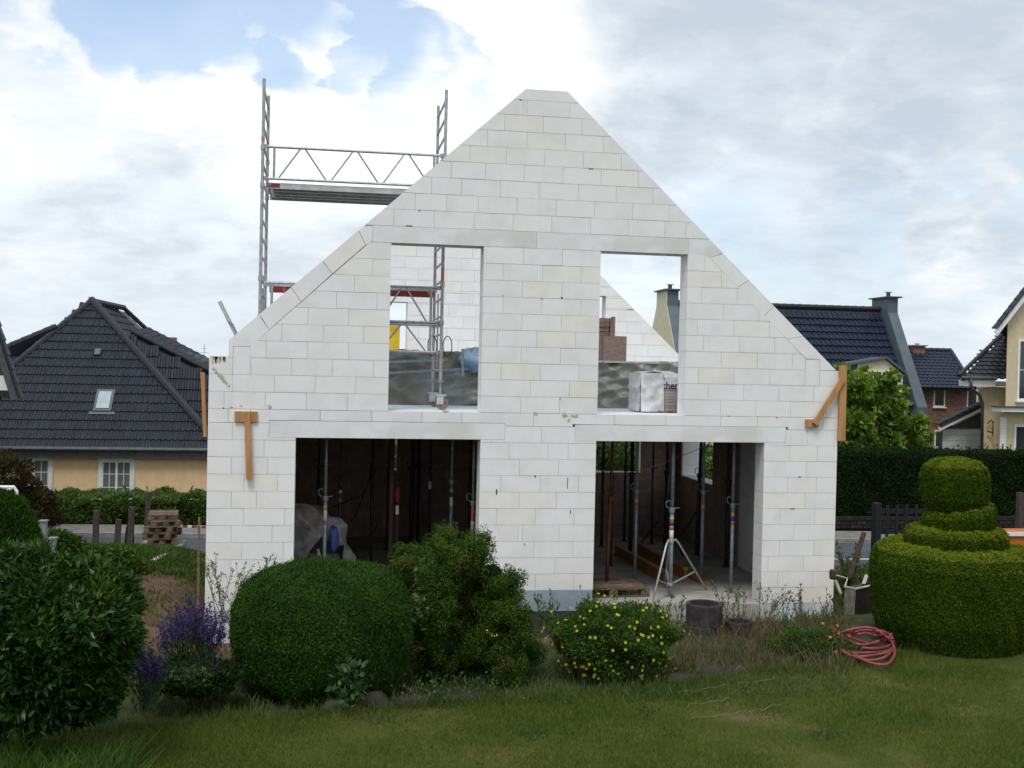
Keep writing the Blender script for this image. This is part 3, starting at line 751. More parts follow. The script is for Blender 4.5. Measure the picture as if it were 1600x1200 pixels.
# mortar splashes on the facade
def splash(cx, cz, w, h, n=17, y=-.005):
    b = MB(); 
    pts = [(cx+w*.5*math.cos(a)*random.uniform(.3, 1.25), cz+h*.5*math.sin(a)*random.uniform(.3, 1.3)) for a in [2*math.pi*i/n for i in range(n)]]
    vs = [(x, .0005, z) for x, z in pts]+[(cx, y, cz)]
    b.add(vs, [(i, (i+1) % n, n) for i in range(n)]).build('mortar_splash', M['stain'], house)
for a in [(4.83, -.01, .09, .09), (5.28, -.02, .14, .09), (5.42, -.04, .20, .08), (5.34, -.10, .05, .09), (.87, .03, .07, .08), (.10, .53, .06, .09), (.14, .49, .06, .08), (.18, .45, .07, .09), (.22, .40, .06, .08), (.25, .37, .05, .07), (.285, .33, .04, .06), (.07, .575, .05, .06), (.165, .47, .05, .07), (.205, .425, .05, .07),
          (3.45, .005, .10, .05), (.46, .04, .10, .05), (.33, .02, .12, .05), (8.7, -.01, .10, .04), (7.9, .0, .12, .03)]: splash(*a)
b = MB()
for i in range(16): x = random.uniform(.03, .24); b.box((x, -.004, .745-random.uniform(.01, .09)), (x+.02, .1, .752))
b.box((.01, .01, .745), (.262, .35, .757)); b.build('mortar_smear', M['stain'], house)
# dark chipped spots in the joints
b = MB()
for x, z, w, h in [(.213, .008, .03, .02), (9.1, -.945, .07, .02), (8.99, -1.45, .12, .018), (5.2, .23, .015, .04), (4.28, 1.765, .012, .04), (4.88, 1.74, .02, .02), (5.19, 1.765, .045, .03),
                   (4.84, -.96, .03, .045), (5.345, -1.06, .014, .24), (4.25, -1.2, .03, .12), (3.0, 2.99, .03, .02), (2.85, 2.76, .14, .018), (5.6, 3.745, .1, .02), (4.49, 4.725, .06, .022), (5.4, -1.5, .015, .09), (4.7, -2.0, .018, .06)]:
    b.box((x-w*.35, -.0028, z-h*.35), (x+w*.35, .01, z+h*.35))
b.build('chipped_spots', M['black_membrane'], house, kind='stuff')

# ================================================================== TIMBERS ON THE FACADE
def plank(name, a, b, w, h, label, mat='timber', up=(0, 1, 0), cat='timber batten', group=None):
    o = MB().beam(a, b, w, h, up).build(name, M[mat], None); return tag(o, label, cat, group)
t = thing('corner_brace', 'T-shaped timber bracket nailed below the left of the upper floor edge', 'timber bracket', (.5, -.03, -1.0))
MB().box((.375, -.035, -.185), (.70, -.004, -.035)).build('cross_piece', M['timber'], t)
MB().beam((.555, -.062, -.04), (.60, -.058, -1.02), .085, .05, (0, 1, 0)).build('upright', M['timber'], t)
t = thing('corner_profile', 'timber profile of post and slanting strut at the right corner of the facade', 'timber bracket', (9.72, -.05, -.5))
MB().beam((9.755, -.06, .84), (9.765, -.05, -.36), .115, .045, (0, 1, 0)).build('post', M['timber'], t)
MB().beam((9.745, -.108, .64), (9.30, -.07, -.10), .085, .045, (0, 1, 0)).build('strut', M['timber'], t)
MB().box((9.165, -.045, -.155), (9.375, -.004, -.03)).build('foot_block', M['timber'], t)
plank('edge_board', (-.10, .12, .52), (-.045, .1, -.42), .05, .10, 'thin slanting board standing against the left edge of the new house', up=(0, 1, 0))
t = thing('leaning_lever', 'pale grey board with bent iron leaning on the left eaves wall', 'board', (.2, .6, .75))
MB().beam(atY(343, 471, .6), atY(369, 523, .6), .06, .03, (0, 1, 0)).build('board', M['alu_l'], t)
MB().tube([atY(356, 500, .56), atY(364, 507, .56), atY(370, 520, .56)], .012).build('bent_iron', M['alu'], t)

# ================================================================== SCAFFOLD TOWER
def scaffold():
    XL, XR, YN, YF = .665, 3.43, .66, 1.95
    t = thing('scaffold_tower', 'grey aluminium rolling scaffold tower standing behind the left window and gable slope', 'scaffold', ((XL+XR)/2, 1.3, 0))
    for X in (XL, XR):
        for Y, zt in ((YN, 4.97), (YF, 5.02)):
            b = MB(); b.tube([(X, Y, .46), (X, Y, zt)], .026, 10)
            for zz in (1.33, 1.92, 3.33, 3.9): b.lathe([(.036, 0), (.036, .07)], (X, Y, zz), 10)
            up = b.build('upright', M['alu'], t, smooth=False)
        z = .62
        while z < 4.9:
            MB().tube([(X, YN+.02, z), (X, YF-.02, z)], .019, 8).build('rung', M['alu'], t); z += .28
        MB().tube([(X, 1.3, .66), (X, 1.3, 1.85)], .014, 6).build('ladder_rail', M['alu'], t)
        for Y in (YN, YF):
            s = MB().tube([(X, Y, .24), (X, Y, .48)], .017, 8).build('spindle', M['alu'], t)
            MB().lathe([(.015, 0), (.055, .004), (.055, .012), (.015, .02)], (X, Y, .44), 12).build('spindle_nut', M['alu'], s)
            c = MB(); c.box((X-.07, Y-.06, .222), (X+.09, Y+.06, .245)); c.box((X-.055, Y-.05, .09), (X+.05, Y-.04, .222)); c.box((X-.055, Y+.04, .09), (X+.05, Y+.05, .222)); c.box((X+.06, Y-.02, .13), (X+.12, Y+.02, .145))
            cc = c.build('castor', M['alu_l'], t)
            w = MB(); n = 20; r = .10; cxx = X+.035; vs = []
            for yy in (Y-.028, Y+.028):
                for j in range(n): a = 2*math.pi*j/n; vs.append((cxx+r*math.cos(a), yy, .103+r*math.sin(a)))
            w.add(vs, [tuple(range(n-1, -1, -1)), tuple(range(n, 2*n))]+[(j, (j+1) % n, n+(j+1) % n, n+j) for j in range(n)])
            w.build('wheel', M['tray'], cc)
            h = MB(); h.tube([(cxx-.0, Y-.034, .103), (cxx+.0, Y+.034, .103)], .05, 10); h.build('hub', M['red'], cc)
    def truss(z0, z1, Y, n, x0=None, x1=None):
        x0 = x0 or XL+.05; x1 = x1 or XR-.05; b = MB()
        b.tube([(x0, Y, z1), (x1, Y, z1)], .021, 8); b.tube([(x0+.0, Y, z0), (x1, Y, z0)], .021, 8)
        b.tube([(x0+.12, Y, z0), (x0+.12, Y, z1)], .02, 8); b.tube([(x1-.12, Y, z0), (x1-.12, Y, z1)], .02, 8)
        L = (x1-x0-.3)/(2*n)
        for i in range(2*n):
            a = x0+.15+L*i; za, zb = (z0, z1) if i % 2 == 0 else (z1, z0)
            e = .03 if i % 2 == 0 else .03
            b.tube([(a+e, Y, za), (a+L-e, Y, zb)], .0145, 6)
        for xe in (x0, x1): b.lathe([(.034, -.03), (.034, .03)], (xe, Y, z1), 8); b.lathe([(.034, -.03), (.034, .03)], (xe, Y, z0), 8)
        b.build('guard_frame', M['alu'], t)
    truss(3.47, 3.95, YN, 3); truss(1.36, 1.90, YN+.03, 3); truss(.90, 1.32, YN+.03, 3)
    def platform(z, y0, y1, red=True):
        b = MB().box((XL+.06, y0, z-.012), (XR-.06, y1, z)); p = b.build('platform_board', M['deck'], t)
        r = MB(); 
        for ya, yb in ((y0-.012, y0+.014), (y1-.014, y1+.012)): r.box((XL+.05, ya, z-.075), (XR-.05, yb, z+.012))
        r.box((XL+.07, (y0+y1)/2-.02, z-.07), (XR-.07, (y0+y1)/2+.02, z-.014))
        r.build('platform_frame', M['alu_l'], p)
        if red:
            q = MB()
            q.box((XL+.05, y0-.015, z-.06), (XL+.26, y0-.0125, z+.0)); q.box((XR-.55, y0-.015, z-.06), (XR-.05, y0-.0125, z+.0)); q.build('red_sticker', M['red'], p)
            for xx in (XL+.12, XR-.25):
                MB().box((xx, y0+.015, z-.12), (xx+.04, y1-.015, z-.076)).build('hook_bar', M['alu_l'], p)
    platform(3.40, YN+.03, (YN+YF)/2-.01); platform(3.40, (YN+YF)/2+.01, YF-.03, False)
    MB().box((XL+.05, YN+.28, 1.86), (XR-.05, YN+.33, 1.895)).build('edge_rail', M['alu_l'], t)
    MB().box((XL+.12, YN+.285, 1.765), (XR-.10, YN+.31, 1.86)).build('red_toe_board', M['red'], t)
    for X, Y, za, zb in ((XR, YN, .78, .88), (XR, YN, .62, .70), (XR, YN, 1.98, 2.25), (XL, YN, 4.0, 4.12)):
        MB().lathe([(.0270, za+.02), (.0270, zb-.03)], (X, Y, 0), 10).build('orange_sticker', M['orange'], t)
    b = MB()
    for i in range(2):
        c = Vector((XR-.12+i*.24, YN+.2, 1.0)); b.tube([c+Vector((.07*math.cos(a), 0, .16*math.sin(a))) for a in [2*math.pi*k/16 for k in range(17)]], .008, 5)
    b.build('hanging_cable', M['cable'], t)
scaffold()

# ================================================================== THINGS ON THE UPPER FLOOR
def crumple(n, sizes, lo, hi, amp, seed):
    """a draped box: subdivided with folds"""
    rr = np.random.default_rng(seed)
    return rr
def draped_box(name, lo, hi, mat, amp=.05, seed=1, nx=80, ny=10, nz=30, fold=(0, 0, 1)):
    x0, y0, z0 = lo; x1, y1, z1 = hi; b = MB(); rr = random.Random(seed)
    ph = [rr.uniform(0, 6) for _ in range(8)]
    def off(p):
        x, y, z = p
        f1 = math.sin(z*8.5+ph[2]+3.0*math.sin(x*1.1+ph[3])+2.3*x); f2 = math.sin(x*6.5-z*11+ph[4]+1.8*math.sin(z*5+x*2))
        w = math.sin(x*2.3+ph[0])*.5+(1-abs(f1))*1.1-.5+.8*(1-abs(f2))+.18*math.sin(x*23+ph[5]-z*17)
        return w*amp
    def sheet(f, n, m, nrm):
        vs = []; 
        for j in range(m+1):
            for i in range(n+1):
                p = Vector(f(i/n, j/m)); e = 1.0
                o = off(p)*min(1, 6*min(i/n, 1-i/n, 1)+.25)
                vs.append(p+Vector(nrm)*o)
        fs = [(j*(n+1)+i, j*(n+1)+i+1, (j+1)*(n+1)+i+1, (j+1)*(n+1)+i) for j in range(m) for i in range(n)]
        b.add(vs, fs)
    e = amp
    sheet(lambda u, v: (x0+(x1-x0)*u, y0-.03*(1-v)*2, z0+(z1-z0)*v), nx, nz, (0, -1, 0))
    sheet(lambda u, v: (x0+(x1-x0)*u, y0+(y1-y0)*v, z1), nx, ny, (0, 0, .5))
    sheet(lambda u, v: (x0, y1+(y0-y1)*u, z0+(z1-z0)*v), ny, nz, (-1, 0, 0))
    sheet(lambda u, v: (x1, y0+(y1-y0)*u, z0+(z1-z0)*v), ny, nz, (1, 0, 0))
    b.box((x0+.06, y0+.08, z0), (x1-.06, y1, z1-.1))
    return b.build(name, mat, smooth=True)
TY = 2.75
xl, xr = float(atY(600, 600, TY)[0])-1.2, float(atY(780, 600, TY)[0])
zt = float(atY(670, 549, TY)[2])
o = draped_box('covered_pallet_stack', (xl, TY, 0), (xr+.25, TY+1.3, zt), M['tarp'], .06, 3)
tag(o, 'long stack under grey-green tarpaulin behind the left window and scaffold castors', 'covered stack', 'stacks under grey-green tarpaulin on the upper floor')
b = MB(); 
for u0, v0, u1, v1 in ((600, 583, 760, 575), (600, 566, 700, 562)):
    a, c = atY(u0, v0, TY-.12), atY(u1, v1, TY-.12); b.beam(a, c, .045, .012, (0, 1, 0))
b.beam(atY(723, 545, TY-.30), atY(723, 588, TY-.26), .05, .01, (0, 1, 0))
sp = b.build('strap', M['strap'], o)
# blue sheet over its right end
def lump(name, c, rx, ry, rz, mat, parent=None, seed=0, amp=.12, n=18, m=10, flat=False):
    rr = random.Random(seed); ph = [rr.uniform(0, 6) for _ in range(4)]; b = MB(); vs = []; fs = []
    for j in range(m+1):
        el = -math.pi/2*.55+(math.pi*.775+.0)*j/m
        for i in range(n):
            a = 2*math.pi*i/n
            k = 1+amp*(math.sin(3*a+ph[0]+2*el)+.6*math.sin(7*a+ph[1])*math.cos(3*el+ph[2])+.4*math.sin(5*el+ph[3]))
            vs.append((c[0]+rx*k*math.cos(el)*math.cos(a), c[1]+ry*k*math.cos(el)*math.sin(a), c[2]+rz*k*math.sin(el)))
    for j in range(m):
        for i in range(n): fs.append((j*n+i, j*n+(i+1) % n, (j+1)*n+(i+1) % n, (j+1)*n+i))
    fs.append(tuple(range(n-1, -1, -1))); fs.append(tuple(m*n+i for i in range(n)))
    b.add(vs, fs); return b.build(name, mat, parent, smooth=True)
c = atY(730, 561, TY+.12)
o = lump('blue_sheet', (c[0]+.10, c[1], c[2]-.05), .33, .30, .21, M['tarp_blue'], seed=4, amp=.16, n=40, m=16); tag(o, 'crumpled blue plastic sheet on the right end of the tarpaulin stack', 'plastic sheet')
TY2 = 2.6
xa, xb = float(atY(920, 600, TY2)[0]), float(atY(1090, 600, TY2)[0])
zt = float(atY(1000, 567, TY2)[2])
o = draped_box('covered_pallet_stack', (xa, TY2, 0), (xb, TY2+1.3, zt), M['tarp'], .06, 9)
tag(o, 'grey-green tarpaulin stack behind the right window and the wrapped brick pack', 'covered stack', 'stacks under grey-green tarpaulin on the upper floor')
MB().box((xa-.02, TY2-.04, zt-.01), (xb, TY2+.1, zt+.025)).build('pale_edge', M['alu_l'], o)
# wrapped brick pack with printing
WY = .95
p0, p1 = atY(999, 640, WY), atY(1075, 640, WY); ztw = float(atY(1035, 581, WY)[2])
x0, x1 = float(p0[0]), float(p1[0])
t = thing('wrapped_brick_pack', 'pack of grey bricks under white plastic wrap on the slab at the right window', 'brick pack', ((x0+x1)/2, WY+.3, 0))
b = MB(); 
b.box((x0+.05, WY+.03, .02), (x1-.03, WY+.65, ztw-.12)); b.build('brick_pile', M['sand_brick'], t)
bx0 = float(atY(1036, 600, WY)[0])
for j in range(9):
    x = bx0 - (j % 2)*.0
    while x < x1-.02:
        q = MB().box((x+.003, WY-.012, .03+j*.047+.003), (min(x+.24, x1-.02)-.003, WY+.03, .03+(j+1)*.047-.003)); q.build('brick', M['sand_brick'], t); x += .24
d = draped_box('plastic_wrap', (x0, WY-.02, .02), (bx0-.0, WY+.66, ztw-.02), M['wrap'], .03, 5, 24, 8, 20); d.parent = t; d.location = WORLD[d.name]-wl(t)
d.name = 'plastic_wrap'
top = lump('wrap_top', ((x0+x1)/2+.04, WY+.33, ztw-.11), (x1-x0)*.50, .34, .12, M['wrap'], t, 6, .05)
def text_mesh(txt, size, loc, rotx, mat, parent, name, ext=.001, bold=False):
    cu = bpy.data.curves.new(name, 'FONT'); cu.body = txt; cu.size = size; cu.extrude = ext
    if bold: cu.offset = size*.02
    ob = bpy.data.objects.new(name, cu); COL.objects.link(ob); bpy.context.view_layer.update()
    me = bpy.data.meshes.new_from_object(ob); COL.objects.unlink(ob); bpy.data.objects.remove(ob)
    me.transform(Matrix.Rotation(rotx, 4, 'X')); me.materials.append(mat)
    o2 = bpy.data.objects.new(name, me); link(o2, loc, parent); return o2
pz = atY(1031, 605, WY-.03)
MB().box((float(pz[0]), WY-.022, float(pz[2])-.01), (x1-.02, WY-.0155, ztw-.10)).build('printed_film', M['wrap'], t)
text_mesh('rcher.', .155, (float(pz[0])-.03, WY-.030, float(pz[2])-.02), R(90), M['black'], t, 'lettering', bold=True)
b = MB(); b.beam(atY(1038, 590, WY-.035), atY(1031, 598, WY-.035), .03, .006, (0, 1, 0)); b.beam(atY(1031, 598, WY-.035), atY(1029, 607, WY-.035), .014, .006, (0, 1, 0)); b.beam(atY(1029, 607, WY-.035), atY(1024, 621, WY-.035), .018, .006, (0, 1, 0)); b.build('dark_emblem', M['black'], t)
for i in range(5):
    x = float(atY(1025+i*8, 641, WY)[0]); MB().box((x, WY-.12, .004), (x+.07, WY-.03, .03)).build('broken_piece', M['orange_metal' if i % 2 else 'pallet'], t)
# brown clay block stack
BY = 4.9
t = thing('brown_block_stack', 'stepped stack of brown clay blocks seen through the right window', 'block stack', (float(atY(957, 560, BY)[0]), BY, 0))
zz = [float(atY(957, v, BY)[2]) for v in (640, 567, 525, 497)]
xa, xm, xb = [float(atY(u, 540, BY)[0]) for u in (915, 961, 979)]
for a_, b_, za, zb in ((xa, xm-.26, 0.002, .5), (xm-.25, xb, 0.002, .5), (xa, xm-.26, .51, zz[2]), (xm-.25, xb, .51, zz[2])): MB().box((a_, BY, za), (b_, BY+.35, zb)).build('clay_block', M['brown_brick'], t)
z = zz[2]+.004
for i in range(4):
    h = (zz[3]-zz[2])/4; x = xa
    while x < xm-.06: MB().box((x+random.uniform(-.01, .01), BY+.02+random.uniform(0, .04), z), (min(x+.24, xm)-.01, BY+.3, z+h-.006)).build('clay_block', M['brown_brick'], t); x += .25
    z += h
MB().box((xm-.05, BY+.02, zz[2]+.004), (xm+.0, BY+.2, zz[3]+.03)).build('clay_block', M['brown_brick'], t)
# yellow panel in the rear opening
YY = HD-T-.25
a, c = atY(590, 560, YY), atY(625, 509, YY)
o = MB().box((float(a[0]), YY, .003), (float(c[0]), YY+.03, float(c[2]))).build('yellow_board', M['yellow']); tag(o, 'yellow panel standing in the rear opening behind the scaffold', 'panel')

# ================================================================== GROUND FLOOR: PROPS
CEIL = -.216
def prop(x, y, mat, label, collar=None, tape='', lean=(0, 0), galv_inner=True, r=.03, holes=False, group='steel props under the concrete ceiling'):
    t = thing('steel_prop', label, 'steel prop', (x, y, FZ), group)
    H = CEIL-FZ-.012; cz = collar if collar else 1.65
    def P_(z): return (x+lean[0]*z/H, y+lean[1]*z/H, FZ+.006+z)
    MB().tube([P_(0), P_(cz)], r, 12).build('outer_tube', M[mat], t, smooth=True)
    inner = 'prop_galv' if mat == 'prop_galv' else mat
    it = MB().tube([P_(cz), P_(H)], r*.78, 12).build('inner_tube', M[inner], t, smooth=True)
    if holes:
        hb = MB(); z = cz+.12
        while z < H-.1: 
            q = P_(z); hb.lathe([(.0085, -.0035), (.0085, .0035)], (q[0], q[1]-r*.78-.0005, q[2]), 8); hb.v[-16:] = [(vx, q[1]-r*.78-.001-(vz-q[2])*.3, q[2]+(vy-(q[1]-r*.78-.0005))) for vx, vy, vz in hb.v[-16:]]; z += .1
        hb.build('pin_holes', M['black'], it, kind='stuff')
    b = MB(); b.lathe([(r*1.45, cz-.06), (r*1.45, cz+.02)], (P_(cz)[0], P_(cz)[1], FZ), 12)
    q = Vector(P_(cz)); b.tube([q+Vector((-.05, -.02, .0)), q+Vector((-.10, -.02, .03)), q+Vector((-.11, -.02, .1)), q+Vector((-.07, -.02, .13)), q+Vector((-.03, -.02, .10))], .007, 6)
    b.tube([q+Vector((.03, -.02, 0)), q+Vector((.11, -.02, .01))], .008, 6)
    b.build('collar', M[mat], t)
    MB().box((x-.07, y-.07, FZ+.001), (x+.07, y+.07, FZ+.01)).build('base_plate', M[mat], t)
    MB().box((P_(H)[0]-.07, P_(H)[1]-.07, CEIL-.012), (P_(H)[0]+.07, P_(H)[1]+.07, CEIL-.003)).build('head_plate', M[mat], t)
    z = cz-.14
    for ch in tape:
        h = {'y': .06, 'b': .07, 'r': .06, 'w': .16, 'o': .1}[ch]
        p, q = P_(z-h), P_(z); MB().tube([p, q], r+.0012, 12).build('label_sticker', M[{'y': 'lab_y', 'b': 'lab_b', 'r': 'lab_r', 'w': 'lab_w', 'o': 'orange'}[ch]], t, smooth=True); z -= h+.008
    return t
def X_at(u, y, v=800): return float(atY(u, v, y)[0])
# left doorway, from left to right
prop(X_at(508, 1.0), 1.0, 'prop_galv', 'grey prop with punched holes behind the film cover at the left doorway', 1.55, 'ywr', holes=True)
prop(X_at(497, 4.6), 4.6, 'prop_dark', 'dark prop deep inside, leftmost behind the film-covered machine', 1.7, '')
prop(X_at(531, 2.6), 2.6, 'prop_dark', 'dark prop with yellow, blue and red stickers behind the blue bag', 1.62, 'ybr')
prop(X_at(581, 3.4), 3.4, 'prop_dark', 'thin black prop left of the brown front prop', 1.75, '')
prop(X_at(606, 5.4), 5.4, 'prop_dark', 'black prop half hidden just left of the brown front prop', 1.6, '')
prop(X_at(611, 1.5), 1.5, 'prop_brown', 'thick brown red prop in the middle of the left doorway', 2.6, '', r=.042)
pc = prop(X_at(620.5, 2.2), 2.2, 'prop_dark', 'black prop with a red can and a white label beside the brown prop', 1.66, '')
prop(X_at(643, 5.6), 5.6, 'prop_dark', 'thick black prop far back right of the white labelled prop', 1.6, '', r=.05)
prop(X_at(653, 6.2), 6.2, 'prop_dark', 'thin black prop behind the thick far one in the left doorway', 1.6, '')
prop(X_at(671, 4.3), 4.3, 'prop_dark', 'black prop with a slanting bar above the conifer', 1.6, 'w')
prop(X_at(705, 2.3), 2.3, 'prop_galv', 'grey prop with yellow and blue stickers above the conifer', 1.68, 'ybw')
prop(X_at(739, 1.0), 1.0, 'prop_galv', 'grey prop with an orange sticker at the right jamb of the left doorway', 1.48, 'orw', holes=True)
# right doorway
prop(X_at(941, 5.6), 5.6, 'prop_dark', 'black prop at the left jamb of the right doorway, far back', 1.6, '')
prop(X_at(955, 3.4), 3.4, 'prop_dark', 'tall black prop directly behind the rusty red prop', 1.65, '')
prop(X_at(950, 1.03), 1.03, 'prop_red', 'rusty red prop standing by the pallet in the right doorway', 1.55, '', lean=(.06, 0))
prop(X_at(976, 6.3), 6.3, 'prop_dark', 'thin black prop in front of the rear window of the right doorway', 1.6, '')
prop(X_at(986, 4.6), 4.6, 'prop_dark', 'thick black prop left of the rear window edge', 1.6, '', r=.045)
prop(X_at(994, 2.0), 2.0, 'prop_galv', 'grey prop with faded red stickers standing behind the formwork beams', 1.55, 'yr')
prop(X_at(1019, 5.9), 5.9, 'prop_dark', 'black prop far back between the beams prop and the tripod prop', 1.6, '')
prop(X_at(1041, 5.1), 5.1, 'prop_dark', 'thick black prop just left of the tripod prop', 1.6, '', r=.045)
tp = prop(X_at(1050, .62), .62, 'prop_galv', 'grey prop with punched holes held in the steel tripod', 1.42, 'ybrw', holes=True, r=.034)
prop(X_at(1090, 4.5), 4.5, 'prop_dark', 'black prop in front of the side window', 1.6, '', r=.042, lean=(.05, 0))
prop(X_at(1098, 2.0), 2.0, 'prop_galv', 'grey prop with orange and yellow stickers right of the tripod', 1.55, 'oy')
prop(X_at(1137, 3.2), 3.2, 'prop_dark', 'black prop directly left of the rightmost grey prop', 1.6, '', r=.04)
prop(X_at(1145, .85), .85, 'prop_galv', 'rightmost grey prop with punched holes and a green and blue sticker', 1.46, 'ybr', holes=True)
# red can and white label
q = atY(621, 790, 2.1)
o = MB().lathe([(.02, -.16), (.04, -.10), (.045, .07), (.035, .09)], (float(q[0]), float(q[1])-.06, -1.55+.0), 12).build('red_can', M['red'], None, smooth=True)
o.location = (float(q[0]), 2.1, float(atY(621, 784, 2.1)[2])); tag(o, 'red can hanging on the black prop in the left doorway', 'can')
zc = float(atY(621, 797, 2.15)[2]); MB().box((X_at(620.5, 2.16)-.026, 2.155, zc-.075), (X_at(620.5, 2.16)+.026, 2.162, zc+.075)).build('white_label', M['lab_w'], pc)
# tripod
def tripod():
    x, y = X_at(1049, .62), .62
    t = thing('prop_tripod', 'galvanised folding tripod round the front prop of the right doorway', 'tripod', (x, y, FZ))
    top = 1.02-.12
    feet = [atZ(1019, 943, FZ+.01), atZ(1104, 921, FZ+.01), (x+.15, y+.75, FZ+.01)]
    for f in feet:
        f = Vector([float(c) for c in f]); a = Vector((x, y, FZ+top)); d = (f-a); h = Vector((d.x, d.y, 0)).normalized()
        MB().tube([a+h*.035+Vector((0, 0, .0)), a+h*.12+Vector((0, 0, .01)), a+h*.19+Vector((0, 0, -.05)), f], .017, 8).build('leg', M['alu_l'], t, smooth=True)
        mid = a+h*.19+(f-a-h*.19)*.62; MB().beam(mid, Vector((x, y, FZ+.20))+h*.04, .03, .008).build('stay', M['alu_l'], t)
    MB().lathe([(.052, 0), (.052, .05)], (x, y, FZ+top-.03), 12).build('clamp', M['alu_l'], t)
    MB().lathe([(.048, 0), (.048, .04)], (x, y, FZ+.18), 12).build('clamp', M['alu_l'], t)
tripod()
# formwork beams (I section), lying on the floor
def ibeam(a, c, label):
    a, c = Vector([float(q) for q in a]), Vector([float(q) for q in c])
    t = thing('formwork_beam', label, 'formwork beam', tuple((a+c)/2), 'yellow formwork beams lying on the floor')
    up = Vector((0, 0, 1))
    MB().beam(a+up*.02, c+up*.02, .08, .04).build('flange', M['beam'], t); MB().beam(a+up*.10, c+up*.10, .027, .12).build('web', M['beam'], t); MB().beam(a+up*.18, c+up*.18, .08, .04).build('flange', M['beam'], t)
ibeam(atZ(1043, 914, FZ+.005), atZ(962, 866, FZ+.005), 'yellow formwork beam nearest the pallet, ending under the tripod')
ibeam(atZ(1071, 905, FZ+.005), atZ(996, 863, FZ+.005), 'yellow formwork beam beside the tripod, its end showing')
a, c = atZ(1102, 911, FZ+.03), atZ(1072, 893, FZ+.03); o = MB().beam(a, c, .16, .05).build('short_board', M['beam']); tag(o, 'short orange board lying right of the tripod leg', 'board')
a, c = atZ(985, 910, FZ+.05), atZ(955, 880, FZ+.05)
# pallet with boards in the right doorway
def pallet(cx, cy, z, ang, label, group=None, mat='pallet', w=1.2, d=.8, name='wooden_pallet'):
    t = thing(name, label, 'pallet', (cx, cy, z), group); m = Matrix.Translation((cx, cy, z)) @ Matrix.Rotation(ang, 4, 'Z')
    for i in range(5):
        y = -d/2+(d-.11)*i/4; MB().box((-w/2, y, .122), (w/2, y+.11, .144), m).build('top_board', M[mat], t)
    for xx in (-w/2, -.05, w/2-.1): MB().box((xx, -d/2, .10), (xx+.10, d/2, .1215), m).build('cross_board', M[mat], t)
    for xx in (-w/2, -.07, w/2-.14):
        for yy in (-d/2, -.05, d/2-.1): MB().box((xx, yy, .0225), (xx+.14, yy+.1, .0995), m).build('pallet_foot', M[mat], t)
    for yy in (-d/2, -.05, d/2-.1): MB().box((-w/2, yy, 0), (w/2, yy+.1, .022), m).build('runner', M[mat], t)
    return t
pallet(6.25, .98, FZ+.003, .04, 'pallet on the floor at the left jamb of the right doorway')
for i in range(3):
    o = MB().box((5.85+.12*i, .62+.26*i, FZ+.150), (6.62-.05*i, .80+.26*i, FZ+.173)).build('loose_board', M['pallet']); tag(o, ['front loose board lying on the doorway pallet', 'middle loose board lying on the doorway pallet', 'rear loose board lying on the doorway pallet'][i], 'board', 'loose boards on the pallet')
# slanting bars and cables
for (p, q, y, lab) in (((1000, 850), (1030, 812), 4.9, 'thin slanting bar on the floor behind the beams'), ((1062, 840), (1088, 800), 4.6, 'dark slanting bar leaning on the prop by the side window'), ((1075, 890), (1052, 830), 4.4, 'dark slanting bar behind the tripod')):
    o = MB().tube([atY(*p, y), atY(*q, y-.2)], .02, 8).build('iron_bar', M['prop_dark']); tag(o, lab, 'iron bar')
def cable(name, pts, y, r, mat, label, cat='cable'):
    P = [Vector([float(c) for c in atY(u, v, yy)]) for (u, v, yy) in pts]; Q = []
    for i in range(len(P)-1):
        p0, p1, p2, p3 = P[max(i-1, 0)], P[i], P[i+1], P[min(i+2, len(P)-1)]
        for k in range(6):
            t = k/6; Q.append(.5*((2*p1)+(p2-p0)*t+(2*p0-5*p1+4*p2-p3)*t*t+(3*p1-p0-3*p2+p3)*t**3))
    Q.append(P[-1]); o = MB().tube(Q, r, 7).build(name, mat, None, smooth=True); return tag(o, label, cat)
cable('hanging_cable', [(582, 688, 3.3), (579, 740, 3.3), (566, 772, 3.2), (548, 780, 3.0), (531, 788, 2.6), (508, 795, 2.4)], 3, .012, M['cable'], 'black cable sagging from the ceiling to the left behind the blue bag')
cable('hanging_cable', [(583, 690, 3.2), (577, 745, 3.2), (565, 780, 3.1), (556, 805, 3.0), (543, 818, 2.9)], 3, .012, M['cable'], 'black cable hanging down to the film-covered machine')
cable('hanging_cable', [(591, 818, 2.9), (580, 838, 2.9), (565, 852, 2.9), (551, 862, 2.8)], 3, .010, M['cable'], 'black cable looping low above the dome bush')
cable('red_string', [(931, 734, .5), (965, 738, .9), (1005, 734, 1.4), (1050, 718, 1.6), (1090, 702, 1.4), (1119, 686, .5)], 3, .005, M['string'], 'thin pink string sagging across the right doorway', 'string')
